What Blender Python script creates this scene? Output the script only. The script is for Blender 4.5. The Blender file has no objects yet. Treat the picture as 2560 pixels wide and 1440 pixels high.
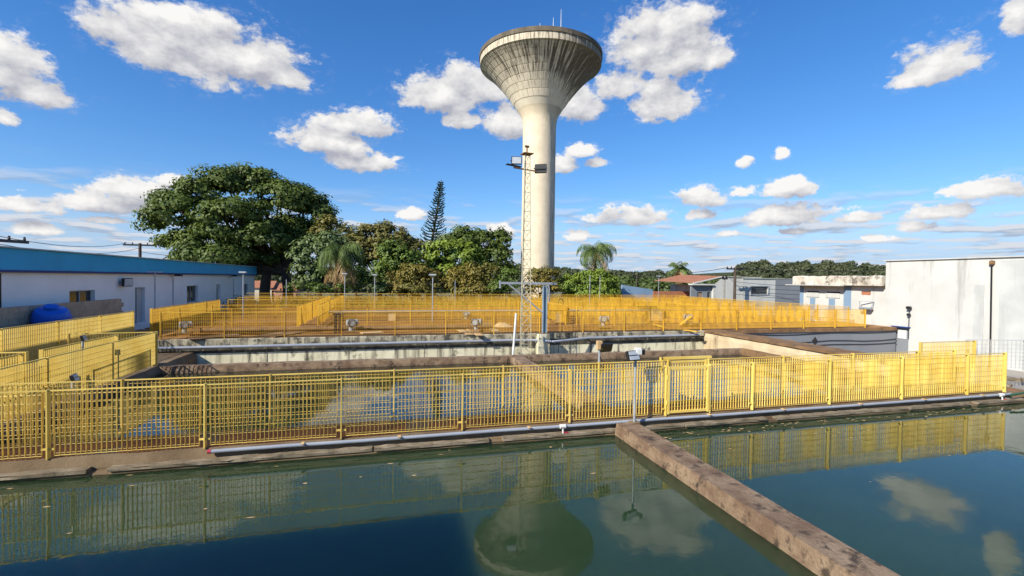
import bpy, math, random
import numpy as np
from mathutils import Vector, Matrix
R = math.radians
random.seed(7)
rng = np.random.default_rng(7)
scene = bpy.context.scene
COL = scene.collection

# ------------------------------------------------------------------ camera
F_PX, YAW, PITCH, ROLL, CAM_H = 1177.4, R(14.89), R(-1.119), R(0.779), 3.19
_F = Vector((math.sin(YAW) * math.cos(PITCH), math.cos(YAW) * math.cos(PITCH), math.sin(PITCH)))
_R0 = Vector((math.cos(YAW), -math.sin(YAW), 0)); _U0 = _R0.cross(_F)
_R = _R0 * math.cos(ROLL) + _U0 * math.sin(ROLL)
_U = -_R0 * math.sin(ROLL) + _U0 * math.cos(ROLL)
camd = bpy.data.cameras.new('camera'); cam = bpy.data.objects.new('camera', camd); COL.objects.link(cam)
camd.sensor_width = 36; camd.lens = 36 * F_PX / 2560; camd.clip_start = 0.1; camd.clip_end = 20000
cam.matrix_world = Matrix(((_R.x, _U.x, -_F.x, 0), (_R.y, _U.y, -_F.y, 0), (_R.z, _U.z, -_F.z, CAM_H), (0, 0, 0, 1)))
scene.camera = cam
def ray(px, py): return _R * ((px - 1280) / F_PX) + _U * ((720 - py) / F_PX) + _F
def at(px, py, Y):
    v = ray(px, py); t = Y / v.y
    return Vector((v.x * t, Y, v.z * t + CAM_H))
def atz(px, py, z):
    v = ray(px, py); t = (z - CAM_H) / v.z
    return Vector((v.x * t, v.y * t, z))

# ------------------------------------------------------------------ sun, sky, exposure
SUN_AZ, SUN_EL = R(242), R(33)
scene.view_settings.view_transform = 'Standard'; scene.view_settings.look = 'None'
scene.view_settings.exposure = 0.50; scene.view_settings.gamma = 1.0
try: scene.view_settings.use_curve_mapping = False
except Exception: pass
sd = bpy.data.lights.new('sun', 'SUN'); sun = bpy.data.objects.new('sun', sd); COL.objects.link(sun)
sd.energy = 5.0; sd.angle = R(0.53); sd.color = (1.0, 0.93, 0.80)
S = Vector((math.sin(SUN_AZ) * math.cos(SUN_EL), math.cos(SUN_AZ) * math.cos(SUN_EL), math.sin(SUN_EL)))
sun.rotation_euler = (-S).to_track_quat('-Z', 'Y').to_euler(); sun.location = (-30, -20, 40)

world = bpy.data.worlds.new('World'); scene.world = world; world.use_nodes = True
W = world.node_tree; W.nodes.clear()
def N(nt, typ, **kw):
    n = nt.nodes.new(typ)
    for k, v in kw.items():
        if k == 'inp':
            for i, val in v.items(): n.inputs[i].default_value = val
        else: setattr(n, k, v)
    return n
def L(nt, a, b): nt.links.new(a, b)

# clouds: (pixel x, pixel y, half width, half height) turned into directions of the sky
CLOUDS = [(300,75,95,38),(400,100,150,62),(520,120,150,68),(640,150,105,52),(715,190,62,26),(440,40,50,32),
 (10,165,95,55),(90,235,100,30),(10,290,38,18),
 (1100,235,100,36),(1195,215,95,36),(1155,302,46,17),(1270,298,60,36),
 (1655,95,125,72),(1700,130,95,52),(1780,140,40,28),(1670,245,84,40),(1540,212,55,30),(1452,265,52,36),
 (2335,140,92,40),(2320,178,85,28),(2545,25,50,42),
 (825,352,100,28),(885,308,88,25),(905,405,80,20),
 (1030,536,34,11),(1590,538,108,18),(1450,588,36,10),(1745,537,34,9),
 (1755,492,56,18),(1850,476,52,13),(1970,466,74,20),(1962,542,105,19),(2130,546,64,9),(2290,566,50,12),
 (2345,534,90,14),(2480,472,100,22),(1408,410,36,17),(1458,376,36,13),(1490,406,26,9),(1862,406,22,12),(1956,386,18,11),
 (260,508,110,22),(340,472,95,22),(60,516,95,14),(90,572,56,14),(265,549,56,8),(440,448,48,16),(1250,575,36,13),
 (2190,594,46,8),(1990,578,42,7),(1820,583,32,6)]
def azel(px, py):
    v = ray(px, py).normalized(); return math.atan2(v.x, v.y), math.asin(v.z)
cg = bpy.data.node_groups.new('CloudField', 'ShaderNodeTree')
cg.interface.new_socket('P', in_out='INPUT', socket_type='NodeSocketVector')
cg.interface.new_socket('D', in_out='OUTPUT', socket_type='NodeSocketFloat')
gi = cg.nodes.new('NodeGroupInput'); go = cg.nodes.new('NodeGroupOutput')
prev = None
for (x, y, hw, hh) in CLOUDS:
    hw *= .92; hh *= .9; a, e = azel(x, y + hh * .35); hh *= 1.2; a2, _ = azel(x + hw, y); _, e2 = azel(x, y - hh)
    sx, sy = 1 / abs(a2 - a), 1 / abs(e2 - e)
    m = N(cg, 'ShaderNodeVectorMath', operation='MULTIPLY_ADD', inp={1: (sx, sy, 0), 2: (-a * sx, -e * sy, 0)})
    L(cg, gi.outputs[0], m.inputs[0])
    m2 = N(cg, 'ShaderNodeVectorMath', operation='MULTIPLY', inp={1: (1, 1.75, 0)}); L(cg, m.outputs[0], m2.inputs[0])
    m3 = N(cg, 'ShaderNodeVectorMath', operation='MINIMUM'); L(cg, m.outputs[0], m3.inputs[0]); L(cg, m2.outputs[0], m3.inputs[1])
    l = N(cg, 'ShaderNodeVectorMath', operation='LENGTH'); L(cg, m3.outputs[0], l.inputs[0])
    if prev is None: prev = l.outputs['Value']
    else:
        mn = N(cg, 'ShaderNodeMath', operation='SMOOTH_MIN', inp={2: 0.22}); L(cg, prev, mn.inputs[0]); L(cg, l.outputs['Value'], mn.inputs[1]); prev = mn.outputs[0]
L(cg, prev, go.inputs[0])

tc = N(W, 'ShaderNodeTexCoord'); sep = N(W, 'ShaderNodeSeparateXYZ'); L(W, tc.outputs['Generated'], sep.inputs[0])
az = N(W, 'ShaderNodeMath', operation='ARCTAN2'); L(W, sep.outputs[0], az.inputs[0]); L(W, sep.outputs[1], az.inputs[1])
el = N(W, 'ShaderNodeMath', operation='ARCSINE'); L(W, sep.outputs[2], el.inputs[0])
P = N(W, 'ShaderNodeCombineXYZ'); L(W, az.outputs[0], P.inputs[0]); L(W, el.outputs[0], P.inputs[1])
# noise in direction space (elevation stretched toward the horizon)
def noise(nt, vec, scale, detail=4, rough=.55, dims='3D'):
    n = N(nt, 'ShaderNodeTexNoise', noise_dimensions=dims); n.inputs['Scale'].default_value = scale
    n.inputs['Detail'].default_value = detail; n.inputs['Roughness'].default_value = rough
    L(nt, vec, n.inputs['Vector']); return n
mp = N(W, 'ShaderNodeMapping'); mp.inputs['Scale'].default_value = (1, 1.5, 1); L(W, P.outputs[0], mp.inputs[0])
n1 = noise(W, mp.outputs[0], 12, 8, .62); n2 = noise(W, mp.outputs[0], 34, 8, .66)
def math2(nt, op, a, b, clamp=False):
    m = N(nt, 'ShaderNodeMath', operation=op, use_clamp=clamp)
    for i, v in enumerate((a, b)):
        if isinstance(v, (int, float)): m.inputs[i].default_value = v
        else: L(nt, v, m.inputs[i])
    return m.outputs[0]
kfine = N(W, 'ShaderNodeMapRange', inp={1: .10, 2: .45, 3: 3.0, 4: 1.1}); L(W, el.outputs[0], kfine.inputs[0])
nz = math2(W, 'ADD', math2(W, 'MULTIPLY', math2(W, 'SUBTRACT', n1.outputs[0], .5), 2.7), math2(W, 'MULTIPLY', math2(W, 'SUBTRACT', n2.outputs[0], .5), kfine.outputs[0]))
def field(vec, add=None):
    g = N(W, 'ShaderNodeGroup', node_tree=cg); L(W, vec, g.inputs[0])
    return math2(W, 'ADD', g.outputs[0], add) if add is not None else g.outputs[0]
r0 = field(P.outputs[0], nz)
def sstep(v, a, b, lo=0., hi=1.):
    m = N(W, 'ShaderNodeMapRange', interpolation_type='SMOOTHSTEP', inp={1: a, 2: b, 3: lo, 4: hi}); L(W, v, m.inputs[0]); return m.outputs[0]
d0 = sstep(r0, 1.42, .92)
# thin shreds of cloud around the larger ones
shred = math2(W, 'MULTIPLY', sstep(n2.outputs[0], .52, .72, 0., .45), math2(W, 'MULTIPLY', sstep(r0, 2.3, 1.2), sstep(sep.outputs[2], .10, .22)))
d0 = math2(W, 'MAXIMUM', d0, shred)
# billows: brighter where the field thickens toward the sun (up and to the left), grey undersides
off = N(W, 'ShaderNodeVectorMath', operation='ADD', inp={1: (-.010, .022, 0)}); L(W, P.outputs[0], off.inputs[0])
mpo = N(W, 'ShaderNodeMapping'); mpo.inputs['Scale'].default_value = (1, 1.5, 1); L(W, off.outputs[0], mpo.inputs[0])
n1o = noise(W, mpo.outputs[0], 12, 8, .62)
dif = math2(W, 'ADD', math2(W, 'MULTIPLY', math2(W, 'SUBTRACT', n1o.outputs[0], n1.outputs[0]), 2.4), math2(W, 'MULTIPLY', math2(W, 'SUBTRACT', field(off.outputs[0]), field(P.outputs[0])), .45))
shade = N(W, 'ShaderNodeMapRange', inp={1: -.50, 2: .75, 3: 0., 4: 1.}); L(W, dif, shade.inputs[0])
ccol = N(W, 'ShaderNodeValToRGB'); L(W, shade.outputs[0], ccol.inputs[0])
ccol.color_ramp.elements[0].position = 0.05; ccol.color_ramp.elements[0].color = (.31, .32, .37, 1)
ccol.color_ramp.elements[1].position = 0.85; ccol.color_ramp.elements[1].color = (.68, .67, .655, 1)
# low banks of small cumulus toward the horizon, as a layer seen in perspective
zc = math2(W, 'ADD', math2(W, 'MAXIMUM', sep.outputs[2], 0.), .055)
def layer(dz):
    z_ = math2(W, 'ADD', zc, dz); p_ = N(W, 'ShaderNodeCombineXYZ'); L(W, math2(W, 'DIVIDE', sep.outputs[0], z_), p_.inputs[0]); L(W, math2(W, 'DIVIDE', sep.outputs[1], z_), p_.inputs[1])
    return noise(W, p_.outputs[0], 1.5, 5, .52).outputs[0]
n3 = layer(0.); n3o = layer(.006)
band = math2(W, 'MULTIPLY', sstep(sep.outputs[2], .19, .09), sstep(n3, .47, .60, 0., .88))
haze_b = math2(W, 'MULTIPLY', sstep(sep.outputs[2], .15, .02), .80)
lowc = ramp_w = N(W, 'ShaderNodeValToRGB'); L(W, sstep(math2(W, 'SUBTRACT', n3, n3o), -.07, .10), lowc.inputs[0])
lowc.color_ramp.elements[0].color = (.27, .32, .41, 1); lowc.color_ramp.elements[1].color = (.52, .53, .56, 1)
sky = N(W, 'ShaderNodeTexSky', sky_type='NISHITA', sun_disc=False, sun_elevation=SUN_EL, sun_rotation=SUN_AZ, altitude=900, air_density=1.0, dust_density=0.2, ozone_density=3.0)
hsv = N(W, 'ShaderNodeHueSaturation', inp={1: 1.25, 2: 1.0}); L(W, sky.outputs[0], hsv.inputs['Color'])
gain = N(W, 'ShaderNodeVectorMath', operation='MULTIPLY', inp={1: (.108, .124, .166)}); L(W, hsv.outputs[0], gain.inputs[0])
den = N(W, 'ShaderNodeVectorMath', operation='MULTIPLY_ADD', inp={1: (.45, .45, .45), 2: (1, 1, 1)}); L(W, gain.outputs[0], den.inputs[0])
tone = N(W, 'ShaderNodeVectorMath', operation='DIVIDE'); L(W, gain.outputs[0], tone.inputs[0]); L(W, den.outputs[0], tone.inputs[1])
mx0 = N(W, 'ShaderNodeMixRGB'); L(W, haze_b, mx0.inputs[0]); L(W, tone.outputs[0], mx0.inputs[1]); mx0.inputs[2].default_value = (.29, .40, .56, 1)
mx1 = N(W, 'ShaderNodeMixRGB'); L(W, band, mx1.inputs[0]); L(W, mx0.outputs[0], mx1.inputs[1]); L(W, lowc.outputs[0], mx1.inputs[2])
mx2 = N(W, 'ShaderNodeMixRGB'); L(W, d0, mx2.inputs[0]); L(W, mx1.outputs[0], mx2.inputs[1]); L(W, ccol.outputs[0], mx2.inputs[2])
bg = N(W, 'ShaderNodeBackground'); bg.inputs['Strength'].default_value = 1.0; L(W, mx2.outputs[0], bg.inputs[0])
wo = N(W, 'ShaderNodeOutputWorld'); L(W, bg.outputs[0], wo.inputs[0])
try: world.cycles.sampling_method = 'NONE'
except Exception: pass
scene.cycles.max_bounces = 6; scene.cycles.diffuse_bounces = 3; scene.cycles.glossy_bounces = 3
scene.cycles.transmission_bounces = 4; scene.cycles.transparent_max_bounces = 6
scene.cycles.use_denoising = True; scene.cycles.caustics_reflective = False; scene.cycles.caustics_refractive = False

# ------------------------------------------------------------------ materials
def ramp(nt, fac, stops):
    r = N(nt, 'ShaderNodeValToRGB'); L(nt, fac, r.inputs[0]); e = r.color_ramp.elements
    while len(e) < len(stops): e.new(0.5)
    for i, (p, c) in enumerate(stops): e[i].position = p; e[i].color = tuple(c) + (1,) if len(c) == 3 else c
    return r.outputs[0]
def mixc(nt, fac, a, b, mode='MIX'):
    m = N(nt, 'ShaderNodeMixRGB', blend_type=mode)
    for i, v in ((0, fac), (1, a), (2, b)):
        if isinstance(v, (int, float)): m.inputs[i].default_value = v
        elif isinstance(v, tuple): m.inputs[i].default_value = v + (1,) if len(v) == 3 else v
        else: L(nt, v, m.inputs[i])
    return m.outputs[0]
MATS = {}
def M(name, c1, c2=None, scale=2.0, rough=.8, bump=.0, bscale=25, metallic=0., streak=None, dirt=None, spec=.4, coords='world', orand=0.):
    """c1/c2 blotches; streak=(colour, amount 0..1, frequency): vertical run-off marks; dirt=(colour, threshold, scale)"""
    m = bpy.data.materials.new(name); m.use_nodes = True; nt = m.node_tree
    b = nt.nodes['Principled BSDF']; b.inputs['Roughness'].default_value = rough; b.inputs['Metallic'].default_value = metallic
    b.inputs['Specular IOR Level'].default_value = spec
    if coords == 'world': vec = N(nt, 'ShaderNodeNewGeometry').outputs['Position']
    else: vec = N(nt, 'ShaderNodeTexCoord').outputs['Object']
    c2 = c2 or tuple(x * .8 for x in c1)
    n = noise(nt, vec, scale, 6, .6)
    col = ramp(nt, n.outputs[0], [(.36, c2), (.62, c1)])
    if dirt:
        nd = noise(nt, vec, dirt[2], 8, .65)
        f = N(nt, 'ShaderNodeMapRange', inp={1: dirt[1], 2: dirt[1] + .12, 3: 0., 4: .9}); L(nt, nd.outputs[0], f.inputs[0])
        col = mixc(nt, f.outputs[0], col, dirt[0])
    if streak:
        mpn = N(nt, 'ShaderNodeMapping'); mpn.inputs['Scale'].default_value = (streak[2], streak[2], streak[2] * .09); L(nt, vec, mpn.inputs[0])
        ns = noise(nt, mpn.outputs[0], 1.0, 6, .65)
        f = N(nt, 'ShaderNodeMapRange', inp={1: .66 - .28 * streak[1], 2: .80 - .20 * streak[1], 3: 0., 4: .92}); L(nt, ns.outputs[0], f.inputs[0])
        col = mixc(nt, f.outputs[0], col, streak[0])
    if orand:
        oi = N(nt, 'ShaderNodeObjectInfo'); mr_ = N(nt, 'ShaderNodeMapRange', inp={1: 0., 2: 1., 3: 1 - orand, 4: 1 + orand * .3}); L(nt, oi.outputs['Random'], mr_.inputs[0])
        vs_ = N(nt, 'ShaderNodeVectorMath', operation='SCALE'); L(nt, col, vs_.inputs[0]); L(nt, mr_.outputs[0], vs_.inputs['Scale']); col = vs_.outputs[0]
    L(nt, col, b.inputs['Base Color'])
    if bump:
        nb = noise(nt, vec, bscale, 6, .65); bp = N(nt, 'ShaderNodeBump'); bp.inputs['Strength'].default_value = bump; bp.inputs['Distance'].default_value = .03
        L(nt, nb.outputs[0], bp.inputs['Height']); L(nt, bp.outputs[0], b.inputs['Normal'])
    MATS[name] = m; return m
def leafmat(name, c1, c2, trans=.18, scale=.5):
    m = bpy.data.materials.new(name); m.use_nodes = True; nt = m.node_tree; nt.nodes.clear()
    vec = N(nt, 'ShaderNodeNewGeometry').outputs['Position']
    n = noise(nt, vec, scale, 3, .6); n_b = noise(nt, vec, 9, 2, .5)
    c = ramp(nt, math2(nt, 'ADD', math2(nt, 'MULTIPLY', n.outputs[0], .6), math2(nt, 'MULTIPLY', n_b.outputs[0], .4)), [(.38, c2), (.60, c1)])
    d = N(nt, 'ShaderNodeBsdfDiffuse'); L(nt, c, d.inputs[0])
    t = N(nt, 'ShaderNodeBsdfTranslucent'); L(nt, mixc(nt, .5, c, (.14, .20, .02)), t.inputs[0])
    g = N(nt, 'ShaderNodeBsdfGlossy'); g.inputs[0].default_value = (1, 1, 1, 1); g.inputs[1].default_value = .55
    a = N(nt, 'ShaderNodeMixShader'); a.inputs[0].default_value = trans; L(nt, d.outputs[0], a.inputs[1]); L(nt, t.outputs[0], a.inputs[2])
    b = N(nt, 'ShaderNodeMixShader'); b.inputs[0].default_value = .02; L(nt, a.outputs[0], b.inputs[1]); L(nt, g.outputs[0], b.inputs[2])
    o = N(nt, 'ShaderNodeOutputMaterial'); L(nt, b.outputs[0], o.inputs[0]); MATS[name] = m; return m
def watermat(name, body, ripple):
    m = bpy.data.materials.new(name); m.use_nodes = True; nt = m.node_tree; b = nt.nodes['Principled BSDF']
    vec = N(nt, 'ShaderNodeNewGeometry').outputs['Position']
    n = noise(nt, vec, .35, 4, .6)
    L(nt, ramp(nt, n.outputs[0], [(.35, tuple(x * .8 for x in body)), (.65, body)]), b.inputs['Base Color'])
    b.inputs['Subsurface Weight'].default_value = 1.0; b.inputs['Subsurface Radius'].default_value = (.3, .5, .4); b.inputs['Subsurface Scale'].default_value = 6.0
    b.inputs['Roughness'].default_value = .01; b.inputs['IOR'].default_value = 1.40
    nb = noise(nt, vec, 1.8, 3, .5); nb2 = noise(nt, vec, 9, 3, .55)
    h = math2(nt, 'ADD', nb.outputs[0], math2(nt, 'MULTIPLY', nb2.outputs[0], .20))
    bp = N(nt, 'ShaderNodeBump'); bp.inputs['Strength'].default_value = ripple; bp.inputs['Distance'].default_value = .02
    L(nt, h, bp.inputs['Height']); L(nt, bp.outputs[0], b.inputs['Normal']); MATS[name] = m; return m

YEL = M('yellow_paint', (.80, .60, .16), (.70, .48, .09), 1.2, .5, dirt=((.30, .13, .03), .63, 5.0), orand=.22)
YEL2 = M('yellow_paint_deck', (.74, .46, .045), (.62, .34, .03), 1.0, .55, dirt=((.26, .11, .025), .58, 2.6), orand=.15)
GREYP = M('galvanised_pipe', (.42, .45, .48), (.33, .36, .40), 3, .45, metallic=.35)
PVC = M('grey_pvc', (.32, .35, .41), (.26, .29, .35), 1.5, .35)
WHITEP = M('white_plastic', (.75, .75, .72), None, 3, .4)
REDP = M('red_handle', (.5, .04, .08), None, 3, .4)
BLACK = M('black_housing', (.02, .02, .022), None, 3, .4)
GLASS = M('lamp_glass', (.55, .58, .60), None, 3, .12, spec=.7)
DARKG = M('window_glass', (.025, .03, .035), None, 2, .08, spec=.8)
CONC = M('walkway_concrete', (.21, .15, .085), (.13, .085, .045), 1.4, .9, .35, 30, dirt=((.12, .08, .05), .60, 3.0))
LIP = M('coping_concrete', (.27, .22, .155), (.16, .125, .08), 3, .9, .5, 40, dirt=((.09, .075, .05), .58, 2.2), streak=((.10, .08, .05), .35, 4))
BEAM = M('beam_concrete', (.31, .22, .14), (.17, .105, .065), 2.6, .95, 1.0, 26, dirt=((.045, .03, .022), .53, 5.5))
WALLC = M('stained_wall', (.70, .66, .48), (.58, .54, .38), 1.2, .85, .15, 30, dirt=((.06, .055, .04), .56, 2.0), streak=((.05, .045, .03), .62, 3.4))
WALLT = M('stained_wall_top', (.50, .46, .33), (.36, .32, .22), 1.8, .9, .3, 30, dirt=((.05, .045, .035), .49, 3.4), streak=((.045, .04, .03), .72, 4.5))
TANW = M('sunlit_tan_wall', (.58, .48, .32), (.46, .36, .22), 1.2, .85, .15, 30, streak=((.16, .11, .06), .35, 3))
WALKR = M('rust_stained_walkway', (.30, .135, .045), (.18, .075, .025), 1.6, .95, .3, 20, dirt=((.07, .04, .02), .58, 2.5))
RUST = M('rusty_slab', (.25, .145, .07), (.15, .085, .04), 1.3, .95, .5, 20, dirt=((.08, .06, .04), .57, 2.0))
STAIN_SHADE = M('stain_and_pipe_shade', (.10, .09, .065), (.030, .028, .022), 1.8, .95, .2, 25, dirt=((.34, .31, .22), .55, 3.0))  # near-black base holds the pipe's shadow as colour, mottled with wall stains
DECK = M('orange_dust_deck', (.34, .165, .05), (.22, .10, .03), .9, .95, .25, 15, dirt=((.15, .08, .035), .62, 1.4))
BRICKD = M('timber_board', (.58, .42, .22), (.46, .30, .14), 2.5, .8)
GREYW = M('grey_painted_wall', (.21, .225, .25), (.18, .195, .22), .8, .8, .08, 30, streak=((.22, .22, .24), .15, 1.5))
WHITEW = M('white_painted_wall', (.56, .56, .53), (.49, .49, .46), .6, .8, .05, 30, dirt=((.36, .36, .32), .70, .7), streak=((.27, .27, .245), .42, 1.6))
WHITEG = M('weathered_white_wall', (.52, .53, .51), (.42, .43, .42), .6, .85, .05, 30, streak=((.36, .36, .34), .3, 1.2))
LWALL = M('left_building_white', (.92, .90, .87), (.85, .83, .80), .5, .8, .08, 12, dirt=((.50, .44, .26), .70, .25))
BLUEF = M('blue_fascia', (.012, .40, .68), (.010, .34, .60), .8, .5)
BLUED = M('dark_blue_trim', (.008, .04, .20), None, 1, .5)
BLUES = M('blue_stripe', (.20, .30, .42), (.17, .26, .37), 1, .7)
CROWNM = M('mossy_parapet', (.62, .58, .50), (.45, .40, .32), 1.5, .9, .2, 30, dirt=((.09, .07, .05), .50, 1.6))
ROOFT = M('terracotta_tile', (.40, .17, .09), (.30, .12, .065), 2, .85, .3, 14)
BRICKW = M('brick_brown', (.30, .20, .14), (.24, .16, .11), 3, .9, .2, 20)
BLOCKW = M('bare_block_wall', (.50, .38, .26), (.40, .29, .20), 2, .9, .3, 22)
TANKB = M('blue_tank', (.02, .14, .60), (.016, .12, .52), 2, .4)
WOODP = M('pole_concrete', (.30, .27, .23), (.22, .20, .17), 3, .9)
WIREM = M('wire', (.03, .03, .035), None, 3, .6)
MASTM = M('mast_steel', (.55, .52, .38), (.42, .38, .26), 3, .6, metallic=.2)
COLM = M('column_blue_grey', (.22, .30, .36), (.16, .22, .28), 2, .5)
MOTOR = M('motor_grey', (.30, .34, .37), (.22, .25, .28), 4, .5)
BARK = M('bark', (.10, .075, .055), (.06, .045, .035), 3, .95, .4, 12)
ASPH = M('ground_earth', (.16, .15, .08), (.10, .11, .045), .05, .95, .0, dirt=((.22, .16, .09), .58, .02))
PAVE = M('yard_concrete', (.34, .31, .27), (.26, .24, .21), .6, .9, .2, 10)
WATER1 = watermat('water_front', (.028, .058, .025), .085)
WATER2 = watermat('water_back', (.022, .032, .018), .06)
L_DARK = leafmat('leaf_dark', (.115, .155, .026), (.052, .085, .018))
L_MID = leafmat('leaf_mid', (.14, .20, .032), (.070, .115, .022))
L_BRI = leafmat('leaf_bright', (.23, .30, .035), (.12, .19, .028))
L_OLV = leafmat('leaf_olive', (.21, .185, .045), (.115, .11, .03))
L_GOLD = leafmat('leaf_gold', (.25, .19, .035), (.13, .135, .03), scale=.35)
L_GREY = leafmat('leaf_grey_green', (.16, .21, .075), (.085, .125, .042))
L_PALM = leafmat('leaf_palm', (.14, .20, .05), (.075, .12, .03))
L_PALMD = leafmat('leaf_palm_dead', (.36, .23, .09), (.22, .14, .06))
L_PINE = leafmat('needle_dark', (.035, .060, .030), (.02, .04, .02), .1)
L_WOOD = leafmat('wood_far', (.085, .10, .045), (.05, .062, .03), .15, .05)
L_WOOD2 = leafmat('wood_near', (.085, .12, .03), (.05, .075, .02), .15, .08)

# ------------------------------------------------------------------ mesh helpers
class MB:
    def __init__(s): s.v = []; s.f = []; s.sm = False
    def add(s, vs, fs):
        o = len(s.v); s.v += [tuple(p) for p in vs]; s.f += [tuple(i + o for i in f) for f in fs]; return s
    def box(s, x0, y0, z0, x1, y1, z1):
        return s.add([(x0,y0,z0),(x1,y0,z0),(x1,y1,z0),(x0,y1,z0),(x0,y0,z1),(x1,y0,z1),(x1,y1,z1),(x0,y1,z1)],
                     [(0,3,2,1),(4,5,6,7),(0,1,5,4),(1,2,6,5),(2,3,7,6),(3,0,4,7)])
    def bbox(s, x0, y0, z0, x1, y1, z1, b=.02):
        """box with chamfered top and bottom edges"""
        rings = [(z0, b), (z0 + b, 0), (z1 - b, 0), (z1, b)]; vs = []
        for z, k in rings: vs += [(x0+k,y0+k,z),(x1-k,y0+k,z),(x1-k,y1-k,z),(x0+k,y1-k,z)]
        fs = [(3,2,1,0),(12,13,14,15)]
        for r in range(3):
            for i in range(4): j = (i + 1) % 4; fs.append((r*4+i, r*4+j, r*4+4+j, r*4+4+i))
        return s.add(vs, fs)
    def bar(s, p, q, w, h, up=(0, 0, 1)):
        p, q = Vector(p), Vector(q); d = (q - p).normalized(); u = Vector(up)
        if abs(d.dot(u)) > .98: u = Vector((0, 1, 0))
        a = d.cross(u).normalized(); u = a.cross(d).normalized(); a *= w / 2; u *= h / 2
        return s.add([p-a-u, p+a-u, p+a+u, p-a+u, q-a-u, q+a-u, q+a+u, q-a+u],
                     [(0,1,2,3),(7,6,5,4),(0,4,5,1),(1,5,6,2),(2,6,7,3),(3,7,4,0)])
    def tube(s, pts, r, n=8, cap=True):
        pts = [Vector(p) for p in pts]; rs = r if isinstance(r, (list, tuple)) else [r] * len(pts); o = len(s.v); s.sm = True
        prevu = None
        for i, p in enumerate(pts):
            d = (pts[min(i + 1, len(pts) - 1)] - pts[max(i - 1, 0)]).normalized()
            u = prevu if prevu is not None else (Vector((0, 0, 1)) if abs(d.z) < .9 else Vector((1, 0, 0)))
            a = d.cross(u).normalized(); u = a.cross(d).normalized(); prevu = u
            for k in range(n):
                t = 2 * math.pi * k / n; s.v.append(tuple(p + (a * math.cos(t) + u * math.sin(t)) * rs[i]))
        for i in range(len(pts) - 1):
            for k in range(n):
                j = (k + 1) % n; s.f.append((o+i*n+k, o+i*n+j, o+(i+1)*n+j, o+(i+1)*n+k))
        if cap: s.f.append(tuple(o + k for k in reversed(range(n)))); s.f.append(tuple(o + (len(pts)-1)*n + k for k in range(n)))
        return s
    def lathe(s, prof, n=48, c=(0, 0, 0), cap=False):
        o = len(s.v); s.sm = True
        for (r, z) in prof:
            for k in range(n): t = 2*math.pi*k/n; s.v.append((c[0]+r*math.cos(t), c[1]+r*math.sin(t), c[2]+z))
        for i in range(len(prof)-1):
            for k in range(n): j = (k+1) % n; s.f.append((o+i*n+k, o+i*n+j, o+(i+1)*n+j, o+(i+1)*n+k))
        if cap: s.f.append(tuple(o+k for k in reversed(range(n)))); s.f.append(tuple(o+(len(prof)-1)*n+k for k in range(n)))
        return s
    def mesh(s, name, mat, smooth=None):
        me = bpy.data.meshes.new(name); me.from_pydata(s.v, [], s.f); me.materials.append(mat)
        if s.sm if smooth is None else smooth:
            me.polygons.foreach_set('use_smooth', [True] * len(me.polygons))
            try: me.set_sharp_from_angle(angle=R(40))
            except Exception: pass
        me.update(); return me
    def build(s, name, mat, parent=None, smooth=None, loc=None):
        return obj(name, s.mesh(name, mat, smooth), parent, loc)
def obj(name, me, parent=None, loc=None, rz=0):
    o = bpy.data.objects.new(name, me); COL.objects.link(o); o.parent = parent
    if loc is not None: o.location = loc
    if rz: o.rotation_euler.z = rz
    return o
def tag(o, label, cat, group=None, kind=None):
    o['label'] = label; o['category'] = cat
    if group: o['group'] = group
    if kind: o['kind'] = kind
    return o
def thing(name, label, cat, loc=(0, 0, 0), rz=0, group=None):
    o = bpy.data.objects.new(name, None); COL.objects.link(o); o.location = loc; o.rotation_euler.z = rz; o.empty_display_size = .2
    return tag(o, label, cat, group)
def struct(name, mb, mat, smooth=None):
    o = mb.build(name, mat, None, smooth); o['kind'] = 'structure'; return o
def rough_box(x0, y0, z0, x1, y1, z1, step=.35, amp=.012, seed=1):
    """long block with broken, uneven edges"""
    r = np.random.default_rng(seed); mb = MB()
    alongx = (x1 - x0) > (y1 - y0); a0, a1 = (x0, x1) if alongx else (y0, y1); n = max(2, int((a1 - a0) / step)); c0, c1 = (y0, y1) if alongx else (x0, x1)
    sec = [(0, 0), (1, 0), (1, .88), (.94, 1), (.06, 1), (0, .88)]
    for i in range(n + 1):
        a = a0 + (a1 - a0) * i / n
        for (u, w) in sec:
            j = r.normal(0, amp, 3) * (1 if 0 < w else .3)
            c = c0 + (c1 - c0) * u + j[1]; z = z0 + (z1 - z0) * w + (j[2] if w > 0 else 0)
            mb.v.append((a, c, z) if alongx else (c, a, z))
    k = len(sec)
    for i in range(n):
        for q in range(k):
            w = (q + 1) % k; f = (i*k+q, (i+1)*k+q, (i+1)*k+w, i*k+w); mb.f.append(f if alongx else f[::-1])
    mb.f.append(tuple(range(k))); mb.f.append(tuple(reversed(range(n*k, n*k+k))))
    return mb

# ------------------------------------------------------------------ ground, pools, walls (large structure)
Z_W, Z_C, Z_D = 0.0, 0.25, 0.72      # water, walkway, deck levels
g = MB(); g.add([(-9000, -4000, -1.45), (9000, -4000, -1.45), (9000, 14000, -1.45), (-9000, 14000, -1.45)], [(0, 1, 2, 3)])
struct('ground', g, ASPH)
w = MB(); w.add([(-26, -2, Z_W), (17.2, -2, Z_W), (17.2, 9.0, Z_W), (-26, 9.0, Z_W)], [(0, 1, 2, 3)]); struct('water', w, WATER1)
w = MB(); w.add([(-7.2, 9.6, Z_W), (15.7, 9.6, Z_W), (15.7, 17.5, Z_W), (-7.2, 17.5, Z_W)], [(0, 1, 2, 3)]); struct('water', w, WATER2)
b = MB().box(-26, -2.2, -1.4, 17.6, 9.2, -1.0); struct('pool_floor', b, CONC)
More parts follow.
